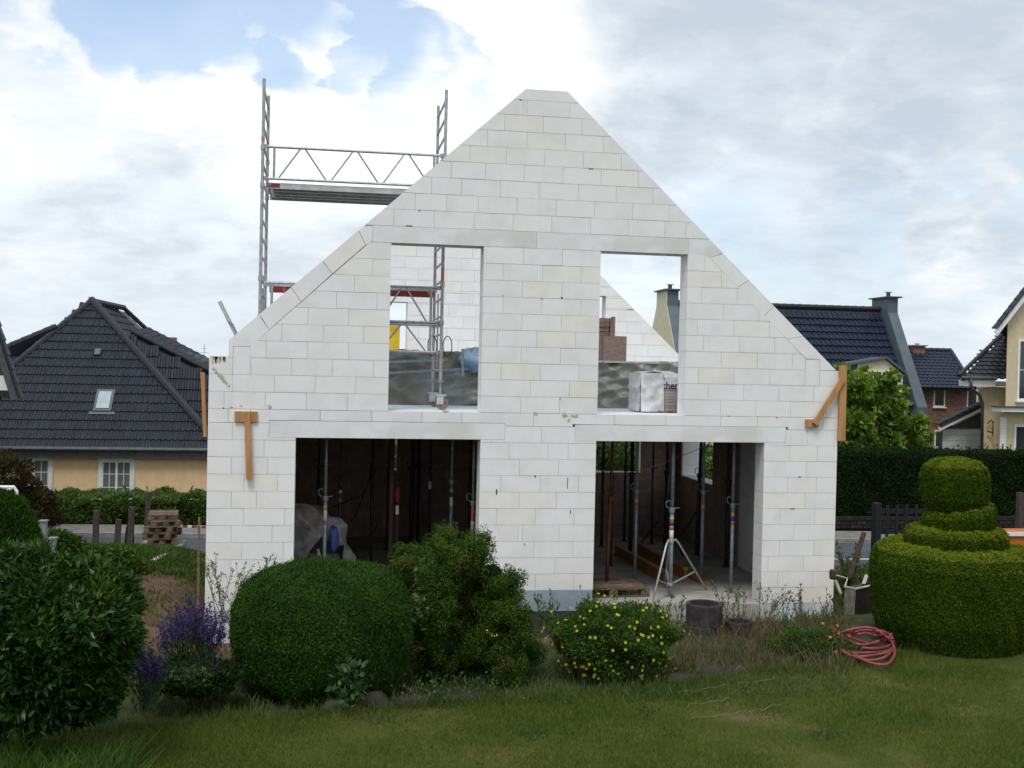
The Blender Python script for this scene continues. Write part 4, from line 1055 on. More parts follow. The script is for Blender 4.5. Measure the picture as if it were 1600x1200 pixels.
# film covered machine (plastering machine) with blue bag
def machine():
    t = thing('covered_machine', 'building machine under cloudy plastic film behind the left jamb of the doorway', 'machine', (X_at(490, 2), 2.0, FZ))
    y = 1.9
    b = MB(); x0, x1 = X_at(440, y), X_at(540, y)
    z1 = float(atY(490, 815, y)[2])
    b.box((x0+.15, y, FZ+.45), (x1-.15, y+.5, z1)); b.build('machine_body', M['prop_dark'], t)
    lump('hopper', (x0+.42, y+.25, z1+.0), .38, .3, .22, M['orange_metal'], t, 2, .05)
    for xx in (x0+.15, x1-.2): MB().beam((xx, y+.05, FZ+.02), (xx+.05, y+.1, FZ+.5), .05, .05, (0, 1, 0)).build('leg', M['pallet'], t)
    MB().box((x0+.3, y-.05, FZ+.42), (x1-.1, y+.0, FZ+.52)).build('frame_bar', M['pallet'], t)
    # film: a faceted tent
    P = {k: Vector([float(c) for c in atY(u, v, yy)]) for k, (u, v, yy) in dict(a=(440, 792, 2.0), b=(462, 786, 1.7), c=(487, 789, 1.7), d=(505, 806, 1.6), e=(533, 809, 1.6), f=(543, 820, 1.7), g=(541, 850, 1.7), h=(537, 852, 1.6), i=(503, 838, 1.45), j=(462, 800, 1.5), k=(440, 874, 1.6), l=(486, 858, 1.45), m=(470, 888, 1.5), n=(440, 890, 1.7), o=(555, 868, 1.7), p=(562, 892, 1.8), q=(534, 890, 1.6), r=(524, 852, 1.55), bk=(500, 790, 2.5), bk2=(540, 830, 2.5)).items()}
    F = MB(); ks = list(P); idx = {k: i for i, k in enumerate(ks)}
    F.add([P[k] for k in ks], [tuple(idx[c] for c in f) for f in (('a', 'b', 'j'), ('b', 'c', 'j'), ('c', 'd', 'i', 'j'), ('a', 'j', 'k'), ('j', 'i', 'k'), ('i', 'l', 'k'), ('k', 'l', 'm', 'n'), ('d', 'e', 'r', 'i'), ('e', 'f', 'g'), ('e', 'g', 'h', 'r'), ('h', 'g', 'o'), ('h', 'o', 'p', 'q'), ('b', 'c', 'bk'), ('c', 'd', 'bk'), ('d', 'e', 'bk2'), ('d', 'bk2', 'bk'), ('e', 'f', 'bk2'))])
    film = F.build('plastic_film', M['film'], t)
    sub = film.modifiers.new('sub', 'SUBSURF'); sub.subdivision_type = 'SIMPLE'; sub.levels = sub.render_levels = 3
    tx = bpy.data.textures.new('film_folds', 'CLOUDS'); tx.noise_scale = .16; dm = film.modifiers.new('d', 'DISPLACE'); dm.texture = tx; dm.strength = .05; dm.mid_level = .5; dm.texture_coords = 'LOCAL'
    film.data.polygons.foreach_set('use_smooth', [True]*len(film.data.polygons))
    bb = MB(); q0, q1 = atY(515, 863, 1.35), atY(527, 826, 1.35)
    o = lump('blue_bag', ((float(q0[0])+float(q1[0]))/2, 1.4, (float(q0[2])+float(q1[2]))/2), .08, .085, .22, M['blue_bag'], None, 3, .13); tag(o, 'bright blue bag hanging beside the grey prop at the left doorway', 'bag')
    o2 = MB().beam(atY(497, 858, 1.42), atY(504, 893, 1.42), .04, .03, (0, 1, 0)).build('pale_stick', M['pale_stick']); tag(o2, 'pale stick leaning under the film-covered machine', 'stick')
machine()

# ================================================================== ROOF HELPER
def tiled(name, origin, ex, up, inside, mat, parent, smin, smax, tmin, tmax, tw=.30, tl=.34, wave=.022, step=.018):
    """real tiles on a plane: origin + ex*s + up*t ; inside(s,t) says whether a tile belongs to the roof"""
    ex, up = Vector(ex).normalized(), Vector(up).normalized(); nn = ex.cross(up).normalized()
    if nn.z < 0: nn = -nn
    O = Vector(origin); quads = []
    prof = [(0, 0), (.18, 1.0), (.42, .9), (.62, .15), (1.0, .0)]
    j = 0; t = tmin
    while t < tmax:
        s = smin
        while s < smax:
            if inside(s+tw/2, t+tl*.5):
                jt = random.uniform(-.003, .003)
                for (a, ha), (b, hb) in zip(prof[:-1], prof[1:]):
                    p = [O+ex*(s+a*tw)+up*(t-.02)+nn*(ha*wave+step+jt), O+ex*(s+b*tw)+up*(t-.02)+nn*(hb*wave+step+jt), O+ex*(s+b*tw)+up*(t+tl)+nn*(hb*wave), O+ex*(s+a*tw)+up*(t+tl)+nn*(ha*wave)]
                    quads.append([tuple(q) for q in p])
                    quads.append([tuple(p[1]), tuple(p[0]), tuple(p[0]-nn*(step+.02)), tuple(p[1]-nn*(step+.02))])
            s += tw
        t += tl; j += 1
    V = np.array(quads); o = fastmesh(name, V, mat, parent, origin=tuple(V.reshape(-1, 3).mean(0)), kind='stuff'); return o
def cap_line(a, c, parent, mat='ridge', r=.11, seg=.36, name='ridge_cap'):
    a, c = Vector([float(q) for q in a]), Vector([float(q) for q in c]); L = (c-a).length; d = (c-a)/L; n = max(1, int(L/seg)); b = MB()
    for i in range(n): b.tube([a+d*(L*i/n), a+d*(L*(i+1.06)/n)], r*.86, 8, True, r)
    return b.build(name, M[mat], parent, kind='stuff')
V3 = lambda p: Vector([float(c) for c in p])
def window(parent, x0, x1, z0, z1, y, frame=.07, mull=1, bars=(1, 2), ext=None, sill=False, pane='curtain', surround=0):
    """window facing -Y built proud of the wall at y"""
    b = MB(); f = frame
    if surround: 
        s = surround
        b.box((x0-s, y-.05, z0-s), (x1+s, y-.004, z0)); b.box((x0-s, y-.05, z1), (x1+s, y-.004, z1+s)); b.box((x0-s, y-.05, z0), (x0, y-.004, z1)); b.box((x1, y-.05, z0), (x1+s, y-.004, z1))
    b.box((x0, y-.035, z0), (x0+f, y-.004, z1)); b.box((x1-f, y-.035, z0), (x1, y-.004, z1)); b.box((x0+f, y-.035, z0), (x1-f, y-.004, z0+f)); b.box((x0+f, y-.035, z1-f), (x1-f, y-.004, z1))
    xs = [x0+f]
    for i in range(1, mull+1): xm = x0+(x1-x0)*i/(mull+1); b.box((xm-f*.6, y-.035, z0+f), (xm+f*.6, y-.004, z1-f)); xs += [xm-f*.6, xm+f*.6]
    xs.append(x1-f)
    w = b.build('window', M['white'], parent)
    for a, c in zip(xs[::2], xs[1::2]):
        MB().box((a, y-.012, z0+f), (c, y-.002, z1-f)).build('pane', M[pane], w)
    if bars != (0, 0):
        m = MB()
        for a, c in zip(xs[::2], xs[1::2]):
            for i in range(1, bars[0]+1): xx = a+(c-a)*i/(bars[0]+1); m.box((xx-.012, y-.02, z0+f), (xx+.012, y-.0125, z1-f))
            for i in range(1, bars[1]+1): zz = z0+(z1-z0)*i/(bars[1]+1); m.box((a, y-.0205, zz-.012), (c, y-.0128, zz+.012))
        m.build('glazing_bars', M['white'], w)
    if sill: MB().box((x0-.06, y-.12, z0-.06), (x1+.06, y-.002, z0-.002)).build('window_sill', M['white'], w)
    return w

# ================================================================== LEFT NEIGHBOUR
def left_house():
    YE = 22.0
    pe = atY(200, 702, YE); ze = float(pe[2])
    t = thing('peach_house', 'peach rendered bungalow with steep anthracite tiled roof across the road', 'house', (-9, YE+5, -4.6))
    YA = YE+5.2
    A = V3(atY(143, 470, YA))
    xw0, xw1 = -22.0, 2.6
    MB().box((xw0, YE+.25, -4.7), (xw1, YE+10, ze+.02)).build('wall', M['peach'], t)
    hr = A.z-ze; half = 5.9
    EL, ER = Vector((A.x-half*1.55, YE, ze)), Vector((float(atY(347, 703, YE)[0]), YE, ze))
    # hip points: where the hips pass
    up = Vector((0, YA-YE, hr)).normalized(); O = Vector((A.x, YE, ze)); Ls = math.hypot(YA-YE, hr)
    lx = lambda tt: -(half*1.02+3.2)*(1-tt/Ls) if tt > 0 else 0
    rx = (ER.x-A.x)
    # kinked left hip (a flatter foot), straight right hip
    KL = V3(atY(20, 563, YE+3.0))
    def left_lim(tt):
        f = tt/Ls; return -( (1-f)*(A.x-float(atY(-70, 650, YE+1.2)[0])) *1.25)
    ins = lambda s, q: left_lim(q)-.15 < s < rx*(1-q/Ls)+.1 and q < Ls
    tiled('roof_tiles', O, (1, 0, 0), up, ins, M['tile_l'], t, -16, rx+1, 0, Ls, tw=.20, tl=.425, wave=.032, step=.035)
    MB().slabpoly([O+Vector((left_lim(0), 0, -.03)), ER+Vector((0, 0, -.03)), A+Vector((0, 0, -.05))], .1).build('roof_deck', M['ridge'], t)
    lh = O+Vector((left_lim(0), 0, 0)); cap_line(lh, A, t, r=.13, name='hip_cap'); cap_line(ER+Vector((0, 0, .05)), A+Vector((0, 0, .03)), t, r=.15, name='hip_cap')
    # ridge running back and right hand slope
    B = V3(atY(193, 479, YA+4.5)); B.z = A.z-.02
    cap_line(A, B, t, r=.12)
    C = V3(atY(236, 521, YA+5.6)); D_ = Vector((ER.x+.4, YA+9, ze))
    sr = MB(); sr.slabpoly([A-Vector((0, 0, .1)), ER-Vector((0, 0, .1)), Vector((ER.x, YA+7, ze-.1)), Vector((A.x, YA+7, A.z-.1))], .08); sr.build('side_roof', M['tile_l'], t)
    # tiles on the right slope, running along the ridge direction
    e2 = (B-A).normalized(); u2 = (Vector((A.x, A.y, A.z))-Vector((ER.x, A.y, ze))).normalized()
    L2 = (Vector((ER.x, A.y, ze))-A).length
    tiled('roof_tiles', Vector((ER.x, YA, ze)), (0, 1, 0), u2, lambda s, q: -5.2*(1-q/L2) < s < 7, M['tile_l'], t, -5.3, B.y-A.y, 0, L2, tw=.3, tl=.425, step=.04)
    cap_line(B, C, t, r=.10)
    # right dormer: cheek of tiles with a roof sloping down to the right
    yd = YE+4.0
    V1, V2 = V3(atY(206, 519, yd)), V3(atY(345, 590, yd)); V3_, V4 = V3(atY(238, 520, yd+4.2)), V3(atY(350, 570, yd+4.2))
    MB().slabpoly([V1, V2, V4, V3_], .12).build('dormer_roof', M['tile_l'], t)
    ex = (V2-V1).normalized()
    tiled('dormer_tiles', V1+Vector((0, 0, .03)), ex, (V3_-V1)+(V4-V2), lambda s, q: s < (V2-V1).length, M['tile_l'], t, 0, (V2-V1).length, 0, 4.2, tw=.3, tl=.34)
    cap_line(V1+Vector((0, -.03, .04)), V2+Vector((0, -.03, .04)), t, r=.10, name='verge_cap')
    F1, F2 = V3(atY(206, 521, yd+.05)), V3(atY(345, 592, yd+.05)); F3 = Vector((F2.x, F2.y, ze)); F4 = Vector((F1.x, F1.y, ze))
    sl = lambda s: F1.z+(F2.z-F1.z)*s/(F2.x-F1.x)
    MB().slabpoly([F1, F2, F3+Vector((0, -.40*(F1.z-ze), 0)), F4+Vector((0, -.40*(F1.z-ze), 0))], .1, (0, -1, .4)).build('dormer_cheek', M['ridge'], t)
    tiled('cheek_tiles', (F1.x, yd-.02-.42*(F1.z-ze), ze), (1, 0, 0), (0, .42, 1), lambda s, q: ze+(q+.1)/1.085 < sl(s), M['tile_l'], t, 0, F2.x-F1.x, 0, 6, tw=.20, tl=.425, wave=.045, step=.04)
    # left dormer roof, seen above the left hip
    L1, L2_, L3_, L4 = V3(atY(88, 510, YE+4)), V3(atY(0, 547, YE+3)), V3(atY(-20, 600, YE+3.0)), V3(atY(20, 575, YE+3.4))
    MB().slabpoly([L1, L2_, L3_, L4], .1).build('dormer_roof', M['tile_l'], t); cap_line(L1, L2_, t, r=.12, name='verge_cap')
    d1 = (L1-L2_)
    # chimneys peeping over
    for u, v in ((239, 518), (268, 527)):
        q = V3(atY(u, v, YA+6)); MB().box((q.x-.18, q.y, q.z-.9), (q.x+.18, q.y+.4, q.z)).build('chimney', M['red_brick'], t)
    # skylight and vent tile
    def on_roof(u, v, lift=.0):
        d = Vector(ray(u, v)); nrm = Vector((1, 0, 0)).cross(up).normalized(); tt = (O-Vector(CAM)).dot(nrm)/d.dot(nrm); return Vector(CAM)+d*tt
    c = on_roof(163, 628); nr = Vector((1, 0, 0)).cross(up).normalized()
    mt = Matrix(((1, up.x, nr.x, c.x), (0, up.y, nr.y, c.y), (0, up.z, nr.z, c.z), (0, 0, 0, 1)))
    sk = MB().box((-.30, -.50, .0), (.30, .52, .10), mt).build('skylight', M['gutter'], t)
    MB().box((-.21, -.40, .1005), (.21, .40, .125), mt).build('skylight_pane', M['pane_sky'], sk); MB().box((-.42, -.62, .03), (.42, -.50, .055), mt).build('apron', M['slate'], sk)
    c = on_roof(153, 553); mt = Matrix(((1, up.x, nr.x, c.x), (0, up.y, nr.y, c.y), (0, up.z, nr.z, c.z), (0, 0, 0, 1)))
    MB().box((-.1, -.15, 0), (.1, .15, .13), mt).build('roof_vent', M['gutter'], t)
    # gutter and fascia
    MB().tube([(xw0, YE-.07, ze-.0), (ER.x+.05, YE-.07, ze-.0)], .075, 8).build('gutter', M['gutter'], t)
    MB().box((xw0, YE+.0, ze-.30), (ER.x, YE+.24, ze-.08)).build('eaves_box', M['gutter'], t)
    # windows
    for u0, u1, v0, v1 in ((158, 206, 720, 782), (27, 78, 717, 779)):
        a, c = atY(u0, v1, YE+.25), atY(u1, v0, YE+.25); window(t, float(a[0]), float(c[0]), float(a[2]), float(c[2]), YE+.25, .06, 1, (1, 2), surround=.10)
    return t
left_house()
# mast far away
q = V3(atD(319, 556, 400)); b = MB(); b.tube([(q.x, q.y, q.z-14), (q.x, q.y, q.z+4.2)], .12, 6); b.beam((q.x-1.6, q.y, q.z+1.2), (q.x+1.6, q.y, q.z+1.2), .12, .12); b.beam((q.x-1.1, q.y, q.z+2.6), (q.x+1.1, q.y, q.z+2.6), .12, .12)
o = b.build('radio_mast', M['alu']); tag(o, 'thin pylon mast far away above the peach house roof', 'mast')

# ================================================================== ROOF EDGE AT THE FAR LEFT
def left_gable():
    Y = 12.0
    t = thing('gabled_house', 'neighbour house at the left frame edge, only its tiled verge and soffit in view', 'house', (-14, 14, -4.5))
    A, B = V3(atY(-60, 330, Y)), V3(atY(31, 622, Y))
    d = (B-A).normalized(); n = Vector((-d.z, 0, d.x)); n = n if n.z > 0 else -n
    MB().slabpoly([A, B, B+Vector((-4.2, 8, 0)), A+Vector((-4.2, 8, 0))], .12, n).build('roof', M['tile_s'], t)
    MB().beam(A-n*.12+Vector((0, -.02, 0)), B-n*.12+Vector((0, -.02, 0)), .16, .03, (0, 1, 0)).build('verge_board', M['gutter'], t)
    L = (B-A).length; k = int(L/.345)
    for i in range(k):
        p = A+d*(L*i/k); q = A+d*(L*(i+1.03)/k)
        MB().beam(p+n*.03-Vector((0, .05, 0)), q+n*.065-Vector((0, .05, 0)), .24, .05, (0, 0, 1)).build('verge_tile', M['tile_s'], t)
    zs = B.z
    MB().add([A-n*.3+Vector((0, .3, 0)), B-n*.25+Vector((-.25, .3, 0)), Vector((B.x-.5, B.y+.3, zs+.1)), Vector((A.x-6, B.y+.3, zs+.1)), Vector((A.x-6, B.y+.3, A.z))], [(0, 1, 2, 3, 4)]).build('gable_wall', M['soffit'], t)
    MB().box((B.x-6, B.y+.1, float(atY(0, 610, Y)[2])), (float(atY(15, 593, Y)[0]), B.y+.28, float(atY(0, 587, Y)[2]))).build('purlin', M['white'], t)
    MB().extr([(B.x-8, B.y+.35, -4.5), (B.x-1.6, B.y+.35, -4.5), (B.x-1.6, B.y+.35, zs), (B.x-8, B.y+.35, zs)], (-4.6, 8, 0)).build('wall', M['cream2'], t)
left_gable()

# ================================================================== HOUSE WITH CHIMNEY FINS (right background)
def fin_house():
    YR = 30.0                                   # ridge
    t = thing('navy_roof_house', 'cream house with glossy navy tiled roof between two slate clad chimney fins', 'house', (13, 30, -4.5))
    RL, RR = V3(atY(1050, 474, YR)), V3(atY(1366, 484, YR))
    RR.z = RL.z = (RL.z+RR.z)/2
    YE = YR-3.1; EL, ER = V3(atY(1040, 640, YE)), V3(atY(1437, 645, YE)); ze = float(atY(1430, 632, YE)[2])
    x0, x1 = RL.x, RR.x+.25
    up = Vector((0, YR-YE, RL.z-ze)); L = up.length
    xa = x0
    tiled('roof_tiles', (xa, YE, ze), (1, 0, 0), up, lambda s, q: s < x1-xa and q < L-.1, M['tile_r'], t, 0, x1-xa, 0, L, tw=.235, tl=.38, wave=.05, step=.06)
    MB().slabpoly([(x0, YE, ze-.03), (x1, YE, ze-.03), (x1, YR, RL.z-.03), (x0, YR, RL.z-.03)], .1).build('roof_deck', M['ridge'], t)
    MB().slabpoly([(x0, YR+3.1, ze-.03), (x1, YR+3.1, ze-.03), (x1, YR, RL.z-.03), (x0, YR, RL.z-.03)], .1).build('rear_roof', M['tile_r'], t)
    cap_line((x0, YR, RL.z+.04), (x1, YR, RL.z+.04), t, r=.12)
    MB().box((x0+.1, YE+.4, -4.6), (x1+.0, YR+2.9, ze+.0)).build('wall', M['cream'], t)
    # fins: gable walls that rise over the roof, with chimneys
    for side, xx, w in (('L', x0-.45, .50), ('R', x1+.02, .46)):
        zt = float(atY(1381, 466, YR-.3)[2]); yl = YR-.75; yr = YR+.75
        zl = RL.z-.35
        prof = [(YE-.35, ze-.1), (YE-.35, ze-.5), (YR+3.4, ze-.5), (YR+3.4, ze-.1), (yr, zl+.2), (yr, zt), (yl, zt), (yl, zl+.2)]
        n = len(prof); vs = [(xx, y, z) for y, z in prof]+[(xx+w, y, z) for y, z in prof]
        f = MB().add(vs, [tuple(range(n)), tuple(range(2*n-1, n-1, -1))]+[(i, i+n, (i+1) % n+n, (i+1) % n) for i in range(n)])
        fo = f.build('chimney_fin', M['slate'], t)
        if side == 'L':
            vs = [(xx-.02, y, z) for y, z in prof]; MB().add([(xx-.02, y, z) for y, z in prof]+[(xx-.001, y, z) for y, z in prof], [tuple(range(n)), tuple(range(2*n-1, n-1, -1))]+[(i, i+n, (i+1) % n+n, (i+1) % n) for i in range(n)]).build('rendered_face', M['cream'], fo)
        MB().box((xx-.12, yl-.12, zt+.001), (xx+w+.14, yr+.12, zt+.06)).build('chimney_cap', M['gutter'], fo)
        MB().lathe([(.09, 0), (.09, .22)], (xx+w/2, YR-.3, zt+.06), 10).build('chimney_pot', M['gutter'], fo)
        MB().lathe([(.16, 0), (.16, .03)], (xx+w/2, YR-.3, zt+.26), 10).build('pot_lid', M['alu'], fo)
        MB().box((xx+.03, YE-.3, -4.6), (xx+w-.03, YR+3, ze-.5)).build('gable_wall', M['cream'], t)
        ml = MB().box((xx-.05, YE-.38, ze-.58), (xx+w+.05, YE+.1, ze-.505)).build('lead_edge', M['slate'], fo)
    # cream dormer
    yd = YE+.2
    a, c = V3(atY(1338, 655, yd)), V3(atY(1411, 585, yd)); pk = V3(atY(1383, 561, yd))
    q0 = V3(atY(1341, 568, yd))
    d = MB(); d.prism([(a.x, a.z-1.5), (c.x, a.z-1.5), (c.x, c.z), (pk.x, pk.z), (a.x, q0.z)], yd, yd+3.2); dm = d.build('dormer', M['cream'], t)
    MB().beam((a.x-.7, yd-.12, q0.z-.08), (pk.x, yd-.12, pk.z+.06), .10, .05, (0, 1, 0)).build('dormer_verge', M['slate'], dm); MB().beam((pk.x, yd-.12, pk.z+.06), (c.x+.1, yd-.12, c.z+.05), .10, .05, (0, 1, 0)).build('dormer_verge', M['slate'], dm)
    MB().slabpoly([(a.x-.7, yd-.15, q0.z-.05), (pk.x, yd-.15, pk.z+.09), (pk.x, yd+3.2, pk.z+.09), (a.x-.7, yd+3.2, q0.z-.05)], .07).build('dormer_roof', M['slate'], dm)
    MB().slabpoly([(pk.x, yd-.15, pk.z+.09), (c.x+.12, yd-.15, c.z+.08), (c.x+.12, yd+3.2, c.z+.08), (pk.x, yd+3.2, pk.z+.09)], .07).build('dormer_roof', M['slate'], dm)
    w0, w1 = V3(atY(1362, 625, yd)), V3(atY(1392, 580, yd)); window(dm, w0.x, w1.x, w0.z, w1.z, yd, .05, 1, (0, 0), pane='pane')
    g = V3(atY(1425, 635, YE)); MB().tube([(x1-2.6, YE-.06, ze+.02), (x1, YE-.06, ze+.02)], .07, 8).build('gutter', M['slate'], t)
fin_house()

# ================================================================== BRICK HOUSE
def brick_house():
    Y = 36.0
    t = thing('brick_house', 'red brown brick house with hipped tiled roof behind the white garage', 'house', (25, 40, -4.5))
    c1, c0 = V3(atY(1530, 560, Y)), V3(atY(1430, 760, Y))
    x0, x1 = float(atY(1440, 700, Y)[0]), float(atY(1545, 700, Y)[0]); ze = float(atY(1480, 604, Y)[2])
    MB().box((x0, Y, -4.6), (x1+3, Y+7, ze)).build('wall', M['brick_joint'], t)
    # individual courses of brick on the front face, joined
    wins = [(1459, 1477, 608, 636), (1511, 1528, 608, 636), (1462, 1475, 672, 700)]
    W_ = [(float(atY(a, 600, Y)[0]), float(atY(b, 600, Y)[0]), float(atY(1480, d, Y)[2]), float(atY(1480, c, Y)[2])) for a, b, c, d in wins]
    quads = []; z = -4.5; k = 0
    while z < ze-.1:
        x = x0-(k % 2)*.125
        while x < x1:
            a, c = max(x, x0)+.006, min(x+.25, x1)-.006
            if c > a+.02 and not any(a < wx1 and c > wx0 and z < wz1 and z+.083 > wz0 for wx0, wx1, wz0, wz1 in W_):
                dd = Y-.012-random.uniform(0, .004); quads.append([(a, dd, z+.006), (c, dd, z+.006), (c, dd, z+.077), (a, dd, z+.077)])
            x += .25
        z += .083; k += 1
    V = np.array(quads); V2 = np.concatenate([V, np.stack([V[:, 3], V[:, 2], V[:, 2]+[0, .02, 0], V[:, 3]+[0, .02, 0]], 1)])
    fastmesh('brick_courses', V, M['red_brick'], t, origin=tuple(V.reshape(-1, 3).mean(0)))
    for (a, c, z0, z1) in W_: window(t, a, c, z0, z1, Y, .07, 0, (0, 0), sill=True, pane='pane')
    R0, R1 = V3(atY(1424, 548, Y+3.5)), V3(atY(1485, 548, Y+3.5)); zr = (R0.z+R1.z)/2
    E0, E1 = Vector((x0-1.6, Y-.5, ze-.15)), Vector((float(atY(1522, 604, Y-.5)[0]), Y-.5, ze-.1))
    a_, b_ = Vector((x0-3, Y+3.5, zr)), Vector((R1.x, Y+3.5, zr))
    MB().slabpoly([(x0-3, Y-.5, ze-.1), tuple(E1), tuple(b_), tuple(a_)], .1).build('roof_deck', M['ridge'], t)
    up = Vector((0, 4.0, zr-ze+.1)); L = up.length
    tiled('roof_tiles', (x0-3, Y-.5, ze-.07), (1, 0, 0), up, lambda s, q: s+x0-3 < E1.x+(b_.x-E1.x)*q/L, M['tile_r'], t, 0, E1.x-x0+4, 0, L, tw=.26, tl=.36, wave=.04, step=.035)
    S2 = Vector((E1.x, Y+7.5, ze-.1)); MB().slabpoly([tuple(E1), tuple(S2), tuple(b_)], .1).build('hip_roof', M['tile_r'], t)
    cap_line(a_+Vector((0, 0, .05)), b_+Vector((0, 0, .05)), t, r=.12); cap_line(b_+Vector((0, 0, .05)), E1+Vector((0, 0, .05)), t, r=.12, name='hip_cap')
    q = V3(atY(1431, 548, Y+3.4)); ch = MB().box((q.x-.33, Y+3.0, zr-.4), (q.x+.33, Y+3.7, float(atY(1432, 541, Y+3.4)[2]))).build('chimney', M['red_brick'], t)
    zt = float(atY(1432, 541, Y+3.4)[2]); MB().box((q.x-.42, Y+2.9, zt+.001), (q.x+.42, Y+3.8, zt+.06)).build('chimney_cap', M['kerb'], ch); MB().lathe([(.12, 0), (.12, .1)], (q.x, Y+3.3, zt+.06), 8).build('chimney_pot', M['alu'], ch)
    # verge of lower roof on the left
brick_house()

# ================================================================== GARAGE
def garage():
    Y = 27.0
    t = thing('white_garage', 'white painted block garage with lean-to tiled roof beside the sand coloured house', 'garage', (19, 28, -4.5))
    x0, x1 = float(atY(1472, 700, Y)[0]), float(atY(1535, 700, Y)[0])
    z0 = -4.5; z1 = float(atY(1475, 674, Y)[2]); z2 = float(atY(1531, 670, Y)[2])
    MB().prism([(x0, z0), (x1, z0), (x1, z2+.1), (x0+.5, z2+.1), (x0, z1-.05)], Y, Y+.3).build('wall', M['brick_joint'], t)
    k = 0; z = z0
    zl = []
    while z < z2-.1: zl.append(z); z += .25
    for z in zl:
        x = x0-(k % 2)*.55
        while x < x1:
            a, c = max(x, x0)+.006, min(x+1.1, x1)-.006
            if c > a+.05: MB().box((a, Y-.02, z+.006), (c, Y-.001, z+.244)).build('wall_block', M['white_brick'], t)
            x += 1.1
        k += 1
    a, c = V3(atY(1467, 672, Y-.3)), V3(atY(1532, 640, Y-.3))
    MB().slabpoly([a+Vector((0, 0, .22)), c+Vector((0, 0, .22)), c+Vector((2.6, 4, .22)), a+Vector((2.6, 4, .22))], .14).build('roof', M['tile_s'], t)
    n = 7
    for i in range(n):
        p = a+(c-a)*i/n; q = a+(c-a)*(i+1.04)/n; MB().beam(p+Vector((0, .15, .25)), q+Vector((0, .15, .29)), .38, .04).build('verge_tile', M['tile_s'], t)
    MB().beam(a+Vector((0, .0, .03)), c+Vector((0, .0, .03)), .15, .04, (0, 1, 0)).build('barge_board', M['white'], t)
    MB().prism([(a.x+.7, a.z+.1), (x1-.01, a.z+.1), (x1-.01, c.z-.05), ], Y-.015, Y-.002).build('dark_gable', M['gutter'], t)
garage()

